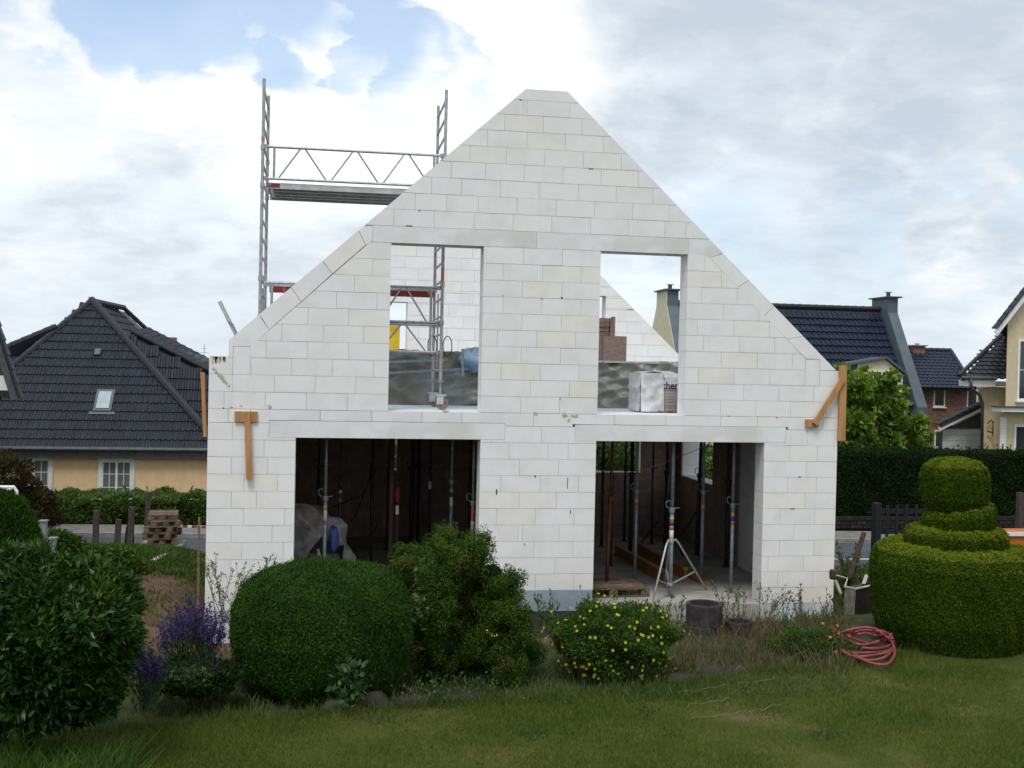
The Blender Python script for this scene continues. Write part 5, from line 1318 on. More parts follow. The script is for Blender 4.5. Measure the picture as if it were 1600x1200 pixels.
# ================================================================== SAND COLOURED HOUSE AT THE RIGHT
def sand_house():
    Y = 24.0
    t = thing('sand_house', 'sand coloured rendered house at the right frame edge with white windows and downpipe', 'house', (24, 27, -4.5))
    xa = float(atY(1533, 650, Y)[0]); ze = float(atY(1550, 606, Y)[2])
    MB().extr([(xa, Y, -4.6), (xa+9, Y, -4.6), (xa+9, Y, ze), (xa, Y, ze)], (6, 8, 0)).build('wall', M['cream2'], t)
    # projecting gable part
    Yg = Y-1.2; xg = float(atY(1573, 560, Yg)[0]); gl = V3(atY(1558, 512, Yg)); gp = V3(atY(1640, 400, Yg))
    zg = float(atY(1573, 520, Yg)[2])
    A0, B0 = V3(atY(1556, 514, Yg-.3)), V3(atY(1660, 380, Yg-.3)); slp = (B0.z-A0.z)/(B0.x-A0.x); zoff = A0.z+slp*(xg-A0.x)-.2
    gw = MB().extr([(xg, Yg, -4.6), (xg+4, Yg, -4.6), (xg+4, Yg, zoff+slp*4), (xg, Yg, zoff)], (6, 8, 0)).build('gable_wall', M['cream2'], t)
    # main roof left part, tiles facing us
    E0, E1 = V3(atY(1502, 592, Y-.5)), V3(atY(1573, 590, Y-.5)); T1 = V3(atY(1572, 522, Y+3.2)); T0 = V3(atY(1545, 545, Y+2.4))
    ez = (E0.z+E1.z)/2
    up = Vector((0, 3.7, T1.z-ez)); L = up.length; dx = (T1.x-E0.x)
    tiled('roof_tiles', (E0.x, Y-.5, ez), (1, 0, 0), up, lambda s, q: s > dx*.92*q/L, M['tile_s'], t, 0, xg-E0.x+3, 0, L, tw=.3, tl=.36, wave=.03, step=.045)
    MB().slabpoly([(E0.x, Y-.5, ez-.03), (xg, Y-.5, ez-.03), (xg+3, Y+3.2, T1.z-.03), (T1.x, Y+3.2, T1.z-.03)], .1).build('roof_deck', M['ridge'], t)
    cap_line((E0.x-.1, Y-.5, ez+.08), (T1.x-.1, Y+3.2, T1.z+.08), t, r=.09, name='hip_cap')
    MB().slabpoly([(E0.x, Y-.5, ez-.03), (T1.x, Y+3.2, T1.z-.03), (E0.x+5, Y+7, ez-.03)], .1).build('hip_roof', M['tile_s'], t)
    MB().tube([(E0.x-.03, Y-.58, ez), (xg, Y-.58, ez)], .07, 8).build('gutter', M['gutter'], t)
    MB().box((E0.x+.2, Y-.5, ez-.32), (xg, Y-.01, ez-.07)).build('eaves_board', M['white'], t)
    pts = [V3(atY(1517, 592, Y-.6)), V3(atY(1518, 606, Y-.6)), V3(atY(1531, 618, Y-.2)), V3(atY(1535, 630, Y-.1)), V3(atY(1534, 720, Y-.1))]
    MB().tube(pts, .06, 8).build('downpipe', M['gutter'], t, smooth=True)
    # gable verge
    A, B = V3(atY(1556, 514, Yg-.3)), V3(atY(1660, 380, Yg-.3)); d = (B-A).normalized()
    MB().beam(A+Vector((0, 0, -.17)), B+Vector((0, 0, -.17)), .22, .05, (0, 1, 0)).build('barge_board', M['white'], t)
    L = (B-A).length; n = int(L/.35)
    for i in range(n): MB().beam(A+d*L*i/n+Vector((0, .1, .03)), A+d*L*(i+1.04)/n+Vector((0, .1, .0)), .34, .05).build('verge_tile', M['tile_s'], t)
    nn_ = Vector((-d.z, 0, d.x)); MB().slabpoly([A+Vector((0, .1, -.03)), B+Vector((0, .1, -.03)), B+Vector((5.3, 7, -.03)), A+Vector((5.3, 7, -.03))], .08, nn_).build('gable_roof', M['tile_s'], t)
    # windows
    a, c = V3(atY(1588, 626, Yg)), V3(atY(1640, 531, Yg)); window(t, a.x, c.x, a.z, c.z, Yg, .09, 2, (0, 1), sill=True, pane='pane', surround=0)
    z1 = float(atY(1580, 638, Yg)[2]); xc = float(atY(1562, 640, Yg-.5)[0])
    cn = MB().box((xc, Yg-.6, z1-.12), (xc+4, Yg-.002, z1+.04)).build('canopy', M['white'], t); MB().box((xc-.05, Yg-.66, z1+.042), (xc+4, Yg-.002, z1+.09)).build('canopy_roof', M['gutter'], cn)
    a, c = V3(atY(1583, 712, Yg)), V3(atY(1640, 664, Yg)); window(t, a.x, c.x, a.z-1, c.z, Yg, .09, 2, (0, 1), pane='pane')
    x2, x3 = float(atY(1563, 690, Yg-.1)[0]), float(atY(1572, 690, Yg-.1)[0]); zb, zt = float(atY(1567, 730, Yg)[2]), float(atY(1567, 653, Yg)[2])
    z = zb
    while z < zt: MB().box((x2, Yg-.10, z), (x3, Yg-.05, z+.10)).build('shutter_slat', M['white'], t); z += .115
    # wall lamp ornament
    q = V3(atY(1543, 662, Y-.1)); b = MB(); b.tube([q, q+Vector((.12, -.05, .15)), q+Vector((.25, -.05, .05))], .025, 6); b.tube([q+Vector((0, 0, -.3)), q+Vector((.2, -.05, -.35))], .03, 6); b.tube([q+Vector((.2, -.05, .1)), q+Vector((.22, -.05, -.5))], .02, 6); b.build('wall_ornament', M['rust'], t)
sand_house()

# ================================================================== FOLIAGE
def superbox_pts(n, lo, hi, lump=.12, faces='ftlr', wave=1.2):
    """points and normals on a clipped hedge"""
    lo, hi = np.array(lo), np.array(hi); sz = hi-lo
    A = {'f': sz[0]*sz[2], 't': sz[0]*sz[1], 'l': sz[1]*sz[2], 'r': sz[1]*sz[2], 'b': sz[0]*sz[2]}
    tot = sum(A[f] for f in faces); P = []; N = []
    for f in faces:
        k = int(n*A[f]/tot); a, b = RNG.random(k), RNG.random(k)
        if f in 'fb': p = np.stack([lo[0]+a*sz[0], np.full(k, lo[1] if f == 'f' else hi[1]), lo[2]+b*sz[2]], 1); nn = np.array([0, -1 if f == 'f' else 1, 0])
        elif f == 't': p = np.stack([lo[0]+a*sz[0], lo[1]+b*sz[1], np.full(k, hi[2])], 1); nn = np.array([0, 0, 1])
        else: p = np.stack([np.full(k, lo[0] if f == 'l' else hi[0]), lo[1]+a*sz[1], lo[2]+b*sz[2]], 1); nn = np.array([-1 if f == 'l' else 1, 0, 0])
        d = lump*(np.sin(p[:, 0]*wave*2.1+p[:, 2]*2.7+1)*np.sin(p[:, 1]*3+p[:, 2]*wave*1.9)+.6*np.sin(p[:, 0]*5.3*wave+p[:, 2]*4.1))
        P.append(p+nn*d[:, None]); N.append(np.tile(nn, (k, 1)).astype(float))
    return np.concatenate(P), np.concatenate(N)
def hedge(name, lo, hi, mat, n, size, label, lump=.12, inner=.16, up=.4, faces='ftlr', asp=.5, shoots=0):
    t = thing(name, label, 'hedge', ((lo[0]+hi[0])/2, (lo[1]+hi[1])/2, lo[2]))
    P, N = superbox_pts(n, lo, hi, lump, faces)
    D = N*.8+rand_dir(len(P))*.9+np.array([0, 0, up])
    P = P-N*RNG.random((len(P), 1))*.10
    Q = leafquads(P, D, size, size*asp)
    if shoots:
        k = shoots; x = lo[0]+RNG.random(k)*(hi[0]-lo[0]); y = lo[1]+RNG.random(k)*(hi[1]-lo[1])
        for i in range(k):
            h = RNG.uniform(.05, .3); m = 10; p = np.stack([np.full(m, x[i]), np.full(m, y[i]), hi[2]-.05+h*RNG.random(m)], 1)
            Q = np.concatenate([Q, leafquads(p, rand_dir(m)*.6+[0, 0, .8], size, size*asp)])
    fastmesh('foliage', Q, M[mat], t, origin=tuple((np.array(lo)+np.array(hi))/2))
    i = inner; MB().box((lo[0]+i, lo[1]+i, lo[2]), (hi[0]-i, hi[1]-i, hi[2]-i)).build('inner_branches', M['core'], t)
    return t
# hedges across the road
yh = 17.6
hedge('laurel_hedge', (-13.5, 18.9, -4.35), (1.2, 20.6, float(atY(230, 779, 19)[2])), 'l_hedge2', 42000, .12, 'bright green laurel hedge below the peach house windows', .12, .2, .3, asp=.42, shoots=60)
hz = float(atY(1450, 708, 17.7)[2])
hedge('yew_hedge', (4.2, 17.7, -3.98), (27.5, 19.3, hz), 'l_hedge', 100000, .075, 'tall dark clipped hedge across the road right of the new house', .05, .14, .3, shoots=420)
# dry stone wall under the tall hedge
t = thing('field_stone_wall', 'low field stone wall under the dark hedge beside the pavement', 'stone wall', (15, 17.5, -4.35))
MB().box((6.0, 17.65, -4.36), (27.5, 18.0, -3.99)).build('wall_core', M['core'], t)
xg0 = 10.8
for j in range(3):
    x = xg0
    while x < 15.5:
        w = random.uniform(.28, .55); h = random.uniform(.09, .125); z = -4.34+.13*j
        b = MB(); b.box((x, 17.46+random.uniform(0, .06), z), (x+w-.03, 17.7, z+h)); b.build('wall_stone', M['fieldstone'], t, bevel=.03); x += w
b = MB()
for j in range(3):
    x = 15.5
    while x < 26.4: w = random.uniform(.3, .55); b.box((x, 17.46+random.uniform(0, .06), -4.34+.13*j), (x+w-.03, 17.7, -4.34+.13*j+.11)); x += w
b.build('wall_stones', M['fieldstone'], t, kind='stuff')
# broad leaved tree right of the house
def broad_tree(name, base, clusters, nleaf, ls, mat, label, trunk_r=.09, asp=.7, cat='tree', branch_from=.35, droop=-.2, group=None, hollow=.55):
    t = thing(name, label, cat, base, group); base = np.array(base, float)
    Q = []; b = MB(); C = [np.array(c[:3], float) for c in clusters]; cen = np.mean(C, axis=0)
    fork = base+(cen-base)*branch_from
    b.tube([base, base+(fork-base)*.5+[.03, 0, 0], fork], trunk_r, 8, True, trunk_r*.7)
    tr = b.build('trunk', M['trunk'], t, smooth=True); br = MB()
    for (cx, cy, cz, r) in clusters:
        c = np.array([cx, cy, cz]); mid = (fork+c)/2+RNG.normal(size=3)*.1*r; br.tube([fork, mid, c], trunk_r*.5, 6, True, trunk_r*.12)
        k = max(8, int(nleaf*r*r/sum(q[3]**2 for q in clusters)))
        d = rand_dir(k); rad = r*(hollow+(1-hollow)*RNG.random((k, 1))**.6)*np.array([1.12, 1.0, .85])
        p = c+d*rad; Q.append(leafquads(p, d*.6+rand_dir(k)*.5+[0, 0, droop], ls, ls*asp))
    br.build('branches', M['trunk'], t, kind='stuff')
    Q = np.concatenate(Q); fastmesh('crown', Q, M[mat], t, origin=tuple(cen)); return t
def cluster_px(items, y0, jitter=.5):
    out = []
    for u, v, rp in items:
        y = y0+random.uniform(-jitter, jitter); p = atY(u, v, y); D = float((p-CAM)@AF); out.append((float(p[0]), y, float(p[2]), rp*D/FPX))
    return out
cl = cluster_px([(1340, 604, 20), (1386, 610, 15), (1326, 628, 20), (1365, 632, 22), (1402, 634, 13), (1336, 660, 24), (1376, 664, 24), (1322, 690, 20), (1350, 694, 24), (1388, 692, 22), (1415, 668, 16), (1436, 660, 13), (1443, 680, 11), (1315, 578, 8), (1350, 582, 8), (1396, 588, 8), (1420, 696, 18), (1316, 604, 10), (1322, 726, 20), (1352, 728, 22), (1386, 724, 20), (1414, 718, 16), (1436, 704, 12), (1370, 596, 9), (1408, 612, 7)], 20.3, .7)
broad_tree('catalpa_tree', (float(atY(1372, 700, 20.3)[0]), 20.3, -4.46), cl, 5600, .24, 'l_tree', 'light green broad-leaved tree rising over the dark hedge right of the new house', .09, .75, hollow=.1, branch_from=.9)
# green growth at the rear windows
cl = cluster_px([(955, 700, 40), (1000, 705, 30), (1110, 735, 26), (1105, 715, 18), (925, 715, 30)], 10.5, .8)
broad_tree('garden_shrub', (float(atY(975, 760, 10.5)[0]), 10.5, -4.2), cl, 6500, .11, 'l_hedge2', 'bright green bush seen through the rear window of the right doorway', .04, .5, 'shrub')
cl = cluster_px([(614, 715, 22), (608, 735, 20)], 10, .2)
broad_tree('garden_shrub', (float(atY(612, 760, 10)[0]), 10, -4.2), cl, 1500, .11, 'l_hedge2', 'sunlit bush seen through the narrow rear window of the left doorway', .03, .5, 'shrub')

def lathe_profile_pts(n, prof, c):
    """area weighted sampling of a surface of revolution; prof list of (r,z)"""
    prof = np.array(prof, float); seg = prof[1:]-prof[:-1]; ln = np.linalg.norm(seg, axis=1); rm = (prof[1:, 0]+prof[:-1, 0])/2+.01
    w = ln*rm; w /= w.sum(); idx = RNG.choice(len(seg), n, p=w); f = RNG.random(n)
    r = prof[idx, 0]+seg[idx, 0]*f; z = prof[idx, 1]+seg[idx, 1]*f; a = RNG.random(n)*2*np.pi
    nr = seg[idx, 1]/ln[idx]; nz = -seg[idx, 0]/ln[idx]
    P = np.stack([c[0]+r*np.cos(a), c[1]+r*np.sin(a), c[2]+z], 1); N = np.stack([nr*np.cos(a), nr*np.sin(a), nz], 1)
    return P, N
# tiered topiary
def topiary():
    t0 = None
    Y = -5.35; base = V3(atY(1486, 1005, Y)); D = float((np.array(base)-CAM)@AF); px = D/FPX
    t = thing('tiered_topiary', 'yellow-green conifer clipped into a tiered tower right of the new house', 'topiary', (base.x, Y, base.z))
    zz = lambda v: float(atY(1486, v, Y)[2])-base.z
    tiers = [('lower_tier', [(20, 1006), (104, 1000), (118, 960), (123, 905), (122, 878), (115, 860), (102, 851), (60, 850), (.0, 849)]),
             ('ledge_tier', [(30, 868), (55, 866), (70, 860), (75, 848), (75, 834), (69, 826), (52, 824), (0, 824)]),
             ('middle_tier', [(20, 838), (36, 836), (48, 829), (52, 816), (53, 803), (49, 794), (34, 790), (0, 789)]),
             ('top_tier', [(0, 801), (22, 800), (38, 794), (47, 779), (49, 765), (49, 744), (45, 730), (34, 721), (16, 717), (0, 716)])]
    offs = {'lower_tier': 0, 'ledge_tier': 3, 'middle_tier': 6, 'top_tier': -2}
    for nm, pr in tiers:
        prof = [(r*px, zz(v)) for r, v in pr]; c = (base.x+offs[nm]*px, Y, base.z)
        n = {'lower_tier': 170000, 'ledge_tier': 48000, 'middle_tier': 38000, 'top_tier': 50000}[nm]
        P, N = lathe_profile_pts(n, prof, c)
        if nm == 'middle_tier': P[:, 2] += (P[:, 0]-c[0])*.16*np.clip((P[:, 2]-c[2]-prof[0][1])/.3, 0, 1)
        a = np.arctan2(P[:, 1]-c[1], P[:, 0]-c[0]); d = .008*np.sin(5*a+3*P[:, 2])+.007*np.sin(11*a+7*P[:, 2])+.005*np.sin(27*a+19*P[:, 2])+.006*RNG.normal(size=len(a))
        P = P+N*d[:, None]-N*RNG.random((len(P), 1))*.015
        Q = flatleaves(P, N, .021, .0095, 1.0)
        up_ = N[:, 2]+.22*RNG.normal(size=len(N)) > .58  # upward leaves take the brighter growth colour, as if lit from above
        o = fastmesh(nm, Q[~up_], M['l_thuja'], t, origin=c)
        fastmesh('lit_new_growth', Q[up_], M['l_thuja_y'], o, origin=c)
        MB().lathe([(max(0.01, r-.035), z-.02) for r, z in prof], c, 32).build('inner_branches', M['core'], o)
topiary()
# domed evergreen
def dome():
    Y = -6.4; c = V3(atY(503, 1092, Y)); D = float((np.array(c)-CAM)@AF); px = D/FPX
    t = thing('domed_bush', 'large dark green clipped bush shaped like a dome in front of the left doorway', 'bush', tuple(c))
    prof = [(0.2, 1098), (95, 1092), (128, 1040), (141, 985), (139, 945), (122, 912), (92, 893), (52, 885), (0, 882)]
    zz = lambda v: float(atY(503, v, Y)[2])-c.z
    pr = [(r*px, zz(v)) for r, v in prof]
    P, N = lathe_profile_pts(190000, pr, c)
    a = np.arctan2(P[:, 1]-c.y, P[:, 0]-c.x); f = np.sin(4*a+5*P[:, 2])*.5+np.sin(9*a+11*P[:, 2])*.3+np.sin(17*a-13*P[:, 2])*.3+np.sin(31*a+29*P[:, 2])*.2
    low = np.clip((c.z+.42-P[:, 2])/.42, 0, 1)
    P = P+N*(.022*f+.03*low*np.sin(9*a)*2+.012*RNG.normal(size=len(a)))[:, None]-N*RNG.random((len(P), 1))*.035
    keep = RNG.random(len(P)) > low*.45*(np.sin(9*a)*.5+.5); P, N = P[keep], N[keep]
    Q = np.concatenate([flatleaves(P, N, .022, .0095, 1.1), leafquads(P[::2]-N[::2]*.01, N[::2]*.9+rand_dir(len(P[::2]))*.7+[0, 0, .45], .026, .008)]); k = RNG.choice(len(P), 420, replace=False); SH = []
    for p, nn in zip(P[k], N[k]):
        if nn[2] < -.1: continue
        ax = unit((nn*.7+[0, 0, .7]+RNG.normal(size=3)*.3)[None])[0]; m = 7; q = RNG.random((m, 1))*RNG.uniform(.03, .085)
        SH.append(leafquads(p+ax*q, rand_dir(m)*.6+ax*.9, .022, .009))
    Q = np.concatenate([Q]+SH)
    fastmesh('foliage', Q, M['l_dome'], t, origin=tuple(c))
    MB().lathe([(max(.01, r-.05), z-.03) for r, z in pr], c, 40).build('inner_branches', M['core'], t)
dome()
# laurel with large glossy leaves, bottom left
def rosettes(nsh, centers_fn, ls, lw, per, t, mat, origin, updir=.5, name='foliage', spread=.9):
    P, N = centers_fn(nsh); N = unit(N+np.array([0, 0, updir])+rand_dir(len(P))*.35); Q = []
    for k in range(per):
        off = k/per; D = N*(.25+.5*off)+rand_dir(len(P))*spread; Q.append(leafquads(P-N*(.10*(1-off)), D, ls, lw, .25))
    fastmesh(name, np.concatenate(Q), M[mat], t, origin=origin)
def ell_pts(c, rx, ry, rz, zmin=-.6, lump=.1):
    def f(n):
        d = rand_dir(n*2); d = d[d[:, 2] > zmin][:n]
        k = 1+lump*(np.sin(d[:, 0]*7+d[:, 2]*5)+.7*np.sin(d[:, 1]*9+d[:, 2]*8+2))
        P = np.array(c)+d*np.array([rx, ry, rz])*k[:, None]; N = unit(d/np.array([rx, ry, rz])); return P-N*RNG.random((len(P), 1))*.08, N
    return f
def laurel():
    Y = -8.3; c = V3(atY(85, 1010, Y)); t = thing('laurel_bush', 'big glossy laurel bush filling the lower left corner', 'bush', (c.x, Y, LZ))
    for (u, v, ru, rv, n) in ((85, 1005, 128, 142, 2100), (20, 950, 110, 105, 950), (150, 960, 62, 80, 650), (60, 1060, 120, 90, 700)):
        q = V3(atY(u, v, Y+random.uniform(-.15, .3))); D = float((np.array(q)-CAM)@AF); px = D/FPX
        rosettes(n, ell_pts(tuple(q), ru*px, .62, rv*px, -.8, .06), .075, .025, 12, t, 'l_laurel', tuple(q), .6, name='foliage')
        lump('inner_branches', tuple(q), ru*px*.84, .5, rv*px*.84, M['core'], t, 2, .02)
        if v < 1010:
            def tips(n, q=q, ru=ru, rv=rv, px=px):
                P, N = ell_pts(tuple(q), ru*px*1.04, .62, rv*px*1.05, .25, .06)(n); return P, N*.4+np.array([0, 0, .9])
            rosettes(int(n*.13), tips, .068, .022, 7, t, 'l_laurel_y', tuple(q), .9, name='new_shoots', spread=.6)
laurel()
# irregular conifer with fan shaped sprays
def hinoki():
    Y = -6.2; t = thing('hinoki_bush', 'irregular conifer bush with browned patches between the domed bush and the white pier', 'bush', tuple(V3(atY(725, 1080, Y))))
    blobs = [(660, 880, 34), (700, 862, 32), (740, 868, 30), (650, 915, 30), (690, 905, 34), (735, 905, 36), (770, 895, 22), (795, 915, 16), (800, 900, 10), (790, 935, 22), (765, 930, 30), (720, 945, 40), (680, 950, 36), (660, 985, 32), (700, 1000, 40), (745, 985, 42), (785, 970, 30), (815, 960, 14), (815, 985, 16), (800, 1010, 28), (770, 1030, 36), (730, 1045, 34), (690, 1045, 32), (665, 1030, 26), (800, 1050, 24), (830, 1020, 20), (710, 850, 16), (750, 852, 14), (630, 868, 14), (640, 890, 18)]
    Q = []; QB = []; QD = []; b = MB()
    for u, v, rp in blobs:
        y = Y+RNG.uniform(-.25, .3); p = atY(u, v, y); D = float((p-CAM)@AF); r = rp*D/FPX
        b.lathe([(.01, -r*.62), (r*.5, -r*.4), (r*.64, 0), (r*.5, r*.4), (.01, r*.62)], tuple(p), 10)
        nf = int(15*(rp/25)**2)+5
        d = rand_dir(nf); d[:, 1] = np.where(RNG.random(nf) < .75, -np.abs(d[:, 1]), d[:, 1]); d = unit(d)
        for k in range(nf):            # one lobe: a dense knob of scale leaves
            fr_ = RNG.uniform(.62, 1.18); c = p+d[k]*r*fr_; ax = unit((d[k]*.8+RNG.normal(size=3)*.35+[0, 0, .6])[None])[0]
            m = 150; lr = RNG.uniform(.038, .062); ln = lr*RNG.uniform(1.3, 2.1); q0 = rand_dir(m)
            off = q0*lr*(1+.18*RNG.normal(size=(m, 1)))+ax*(q0@ax)[:, None]*(ln-lr)
            q = flatleaves(c+off, unit(q0+ax*.25), .021, .011, 1.3)
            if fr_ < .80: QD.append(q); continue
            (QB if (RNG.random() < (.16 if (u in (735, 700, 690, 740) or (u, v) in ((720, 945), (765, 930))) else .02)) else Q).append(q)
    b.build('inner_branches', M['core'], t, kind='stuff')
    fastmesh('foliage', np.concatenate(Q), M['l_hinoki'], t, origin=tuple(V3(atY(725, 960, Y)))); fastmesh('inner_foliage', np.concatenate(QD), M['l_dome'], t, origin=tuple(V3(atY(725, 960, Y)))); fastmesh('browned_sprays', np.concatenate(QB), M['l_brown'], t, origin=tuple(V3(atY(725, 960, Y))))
hinoki()
# flowering shrubs
def flowers_on(P, N, r, mat, t, name, petals=5, origin=None):
    Q = []
    for p, n in zip(P, N):
        n = unit((n+RNG.normal(size=3)*.3)[None])[0]; a = unit(np.cross(n, [.3, .2, .9])[None])[0]; b_ = np.cross(n, a)
        for k in range(petals):
            th = 2*math.pi*k/petals; d = a*math.cos(th)+b_*math.sin(th); s = -a*math.sin(th)+b_*math.cos(th)
            Q.append([p, p+d*r*.6+s*r*.35+n*r*.2, p+d*r+n*r*.25, p+d*r*.6-s*r*.35+n*r*.2])
    return fastmesh(name, np.array(Q), M[mat], t, origin=origin or tuple(P.mean(0)))
def small_shrub(name, label, u, v, rx, rz, Y, n, mat, ls, fl=None, nf=0, fr=.018, ry=.45, sprigs=40, core=.8):
    c = V3(atY(u, v, Y)); D = float((np.array(c)-CAM)@AF); px = D/FPX; t = thing(name, label, 'shrub', (c.x, Y, c.z-rz*px))
    f = ell_pts(tuple(c), rx*px, ry, rz*px, -.75, .10); P, N = f(n)
    P = P-N*RNG.random((len(P), 1))*.12
    Q = [leafquads(P, N*.5+rand_dir(len(P))*.9+[0, 0, .5], ls, ls*.42)]
    P2, N2 = f(sprigs)
    for p, nn in zip(P2, N2):
        if nn[2] < 0: continue
        ax = unit((nn*.5+[0, 0, .9]+RNG.normal(size=3)*.15)[None])[0]; m = 14; L = RNG.uniform(.06, .2); s = RNG.random((m, 1))*L
        Q.append(leafquads(p+ax*s, rand_dir(m)*.7+ax*.7, ls*.9, ls*.36))
    fastmesh('foliage', np.concatenate(Q), M[mat], t, origin=tuple(c))
    lump('inner_branches', tuple(c), rx*px*core, ry*core, rz*px*core, M['core'], t, 3, .05)
    if fl:
        P3, N3 = f(nf*3); m = (N3[:, 1] < .1); P3, N3 = P3[m][:nf], N3[m][:nf]
        flowers_on(P3+N3*.085, N3+[0, -.6, .2], fr, fl, t, 'blossoms')
    return t
small_shrub('yellow_flowering_shrub', 'rounded shrub dotted with small yellow flowers before the white pier', 957, 1000, 100, 62, -6.3, 30000, 'l_pot', .034, 'f_yel', 105, .017, .5, 90, core=.7)
small_shrub('orange_flowering_shrub', 'low dense shrub with a few orange flowers left of the red hose', 1268, 1018, 70, 40, -5.6, 16000, 'l_pot', .030, 'f_or', 9, .019, .4, 30, core=.7)
# lavender
def lavender(u0, u1, vtop, vbot, Y, n, label, lean=0.0):
    b0 = V3(atY((u0+u1)/2, vbot, Y)); t = thing('lavender', label, 'lavender', tuple(b0)); Qs, Qf = [], []
    x0, x1 = float(atY(u0, vbot, Y)[0]), float(atY(u1, vbot, Y)[0]); H = float(atY(u0, vtop, Y)[2])-b0.z; cx = (x0+x1)/2; w = (x1-x0)/2
    for i in range(n):
        bx = cx+RNG.normal()*w*.30; by = Y+RNG.normal()*.12; k = RNG.uniform(-1, 1); tx = cx+k*w*1.0; h = H*(1-.28*k*k)*RNG.uniform(.72, 1.05)
        p0 = np.array([bx, by, b0.z]); p1 = np.array([tx+lean*h, by-.1+RNG.normal()*.12, b0.z+h])
        m = 12; s = np.sort(RNG.random((m, 1)), axis=0)*.8; pts = p0+(p1-p0)*s
        Qs.append(leafquads(pts, (p1-p0)+rand_dir(m)*.35*h, .075, .008))
        m = 14; s = .78+RNG.random((m, 1))*.24; pts = p0+(p1-p0)*s+RNG.normal(size=(m, 3))*.007; Qf.append(leafquads(pts, rand_dir(m)+unit((p1-p0)[None])*.8, .02, .013))
    fastmesh('stems', np.concatenate(Qs), M['l_lav'], t, origin=tuple(b0)); fastmesh('flower_spikes', np.concatenate(Qf), M['f_lav'], t, origin=tuple(b0))
lavender(248, 352, 938, 1075, -6.5, 230, 'tall clump of purple lavender left of the domed bush')
lavender(205, 262, 1005, 1105, -7.6, 90, 'low drooping purple lavender at the foot of the laurel bush', -.1)
small_shrub('leafy_undergrowth', 'dark undergrowth between lavender and domed bush', 300, 1060, 75, 34, -7.0, 12000, 'l_hedge', .04, None, 0, .02, .35, 10)
# weeds
def weed(u, vb, vt, Y, label, n=6, mat='l_weed', spread=.12, leaf=.05, heads=None, group='tall weeds along the foot of the new house', dens=16, name='tall_weed'):
    b0 = V3(atY(u, vb, Y)); zt = float(atY(u, vt, Y)[2]); H = zt-b0.z; t = thing(name, label, 'weed', tuple(b0), group); Q = []; QH = []; b = MB()
    for i in range(n):
        th = RNG.uniform(0, 6.28); L = H*RNG.uniform(.6, 1.0); tip = np.array(b0)+[spread*math.cos(th)*RNG.random()*1.3, spread*.6*math.sin(th), L]
        p0 = np.array(b0)+[RNG.normal()*.03, RNG.normal()*.03, 0]; mid = (p0+tip)/2+RNG.normal(size=3)*.02; b.tube([p0, mid, tip], .004, 4, False, .002)
        m = int(dens*L/.5)+4; s = RNG.random((m, 1)); pts = np.where(s < .5, p0+(mid-p0)*s*2, mid+(tip-mid)*(s*2-1)); Q.append(leafquads(pts, rand_dir(m)*.7+[0, 0, .6], leaf, leaf*.28))
        for k in range(4):
            if heads:
                q = tip+RNG.normal(size=3)*[.05, .03, .06]; b.tube([mid+(tip-mid)*.5, q], .002, 3, False); QH.append(leafquads(np.tile(q, (6, 1))+RNG.normal(size=(6, 3))*.006, rand_dir(6), .02, .014))
    b.build('stems', M['l_dry' if mat == 'l_dry' else 'l_weed'], t, kind='stuff'); fastmesh('foliage', np.concatenate(Q), M[mat], t, origin=tuple(b0))
    if QH: fastmesh('seed_heads', np.concatenate(QH), M[heads], t, origin=tuple(b0))
weed(352, 975, 868, -4.5, 'branching weed with small seed heads in front of the left white pier', 8, heads='l_dry', spread=.3, leaf=.045)
weed(378, 965, 900, -4.3, 'shorter seeding weed between the left pier and the domed bush', 5, heads='l_dry', spread=.2, leaf=.04)
weed(418, 915, 858, -4.6, 'upright leafy weed tip showing above the left side of the domed bush', 2, spread=.04, leaf=.05, dens=36)
weed(430, 915, 866, -4.6, 'second upright weed tip above the domed bush', 2, spread=.05, leaf=.05, dens=30)
weed(800, 965, 890, -3.0, 'thin weed in front of the grey plinth beside the conifer', 4, spread=.1, leaf=.05)
weed(862, 985, 925, -3.2, 'bushy weed before the black foundation of the middle pier', 9, spread=.25, leaf=.06, dens=26)
weed(845, 990, 930, -3.4, 'thin pale weed before the grey plinth', 5, spread=.15, leaf=.06)
weed(1060, 985, 925, -3.4, 'pale weed left of the concrete rings', 8, spread=.2, leaf=.05)
weed(1135, 985, 905, -3.4, 'tall weed right behind the upper concrete ring', 8, spread=.18, leaf=.05)
weed(1155, 985, 912, -3.3, 'tall weed behind the lower right concrete ring', 6, spread=.12, leaf=.05)
weed(1195, 985, 915, -3.3, 'branching reddish weed at the right door jamb', 7, spread=.3, leaf=.045, heads='l_dry')
weed(1215, 985, 922, -3.2, 'weed with feathery top between door jamb and right pier', 5, spread=.2, leaf=.045, heads='l_dry')
weed(1246, 985, 912, -3.2, 'tallest pointed weed in front of the right white pier', 4, spread=.05, leaf=.05, dens=40)
weed(1290, 985, 922, -3.2, 'feathery weed at the right corner of the white pier', 8, spread=.2, leaf=.045)
weed(1325, 925, 850, 2.5, 'green weed growing by the road right of the new house', 14, spread=.5, leaf=.10, dens=30)
weed(1345, 930, 880, 1.5, 'bushy weed behind the tipped wheelbarrow', 14, spread=.5, leaf=.08, dens=30)
weed(304, 1010, 930, -5.0, 'slender grass stalk between soil bank and lavender', 5, mat='l_dry', spread=.1, leaf=.1)
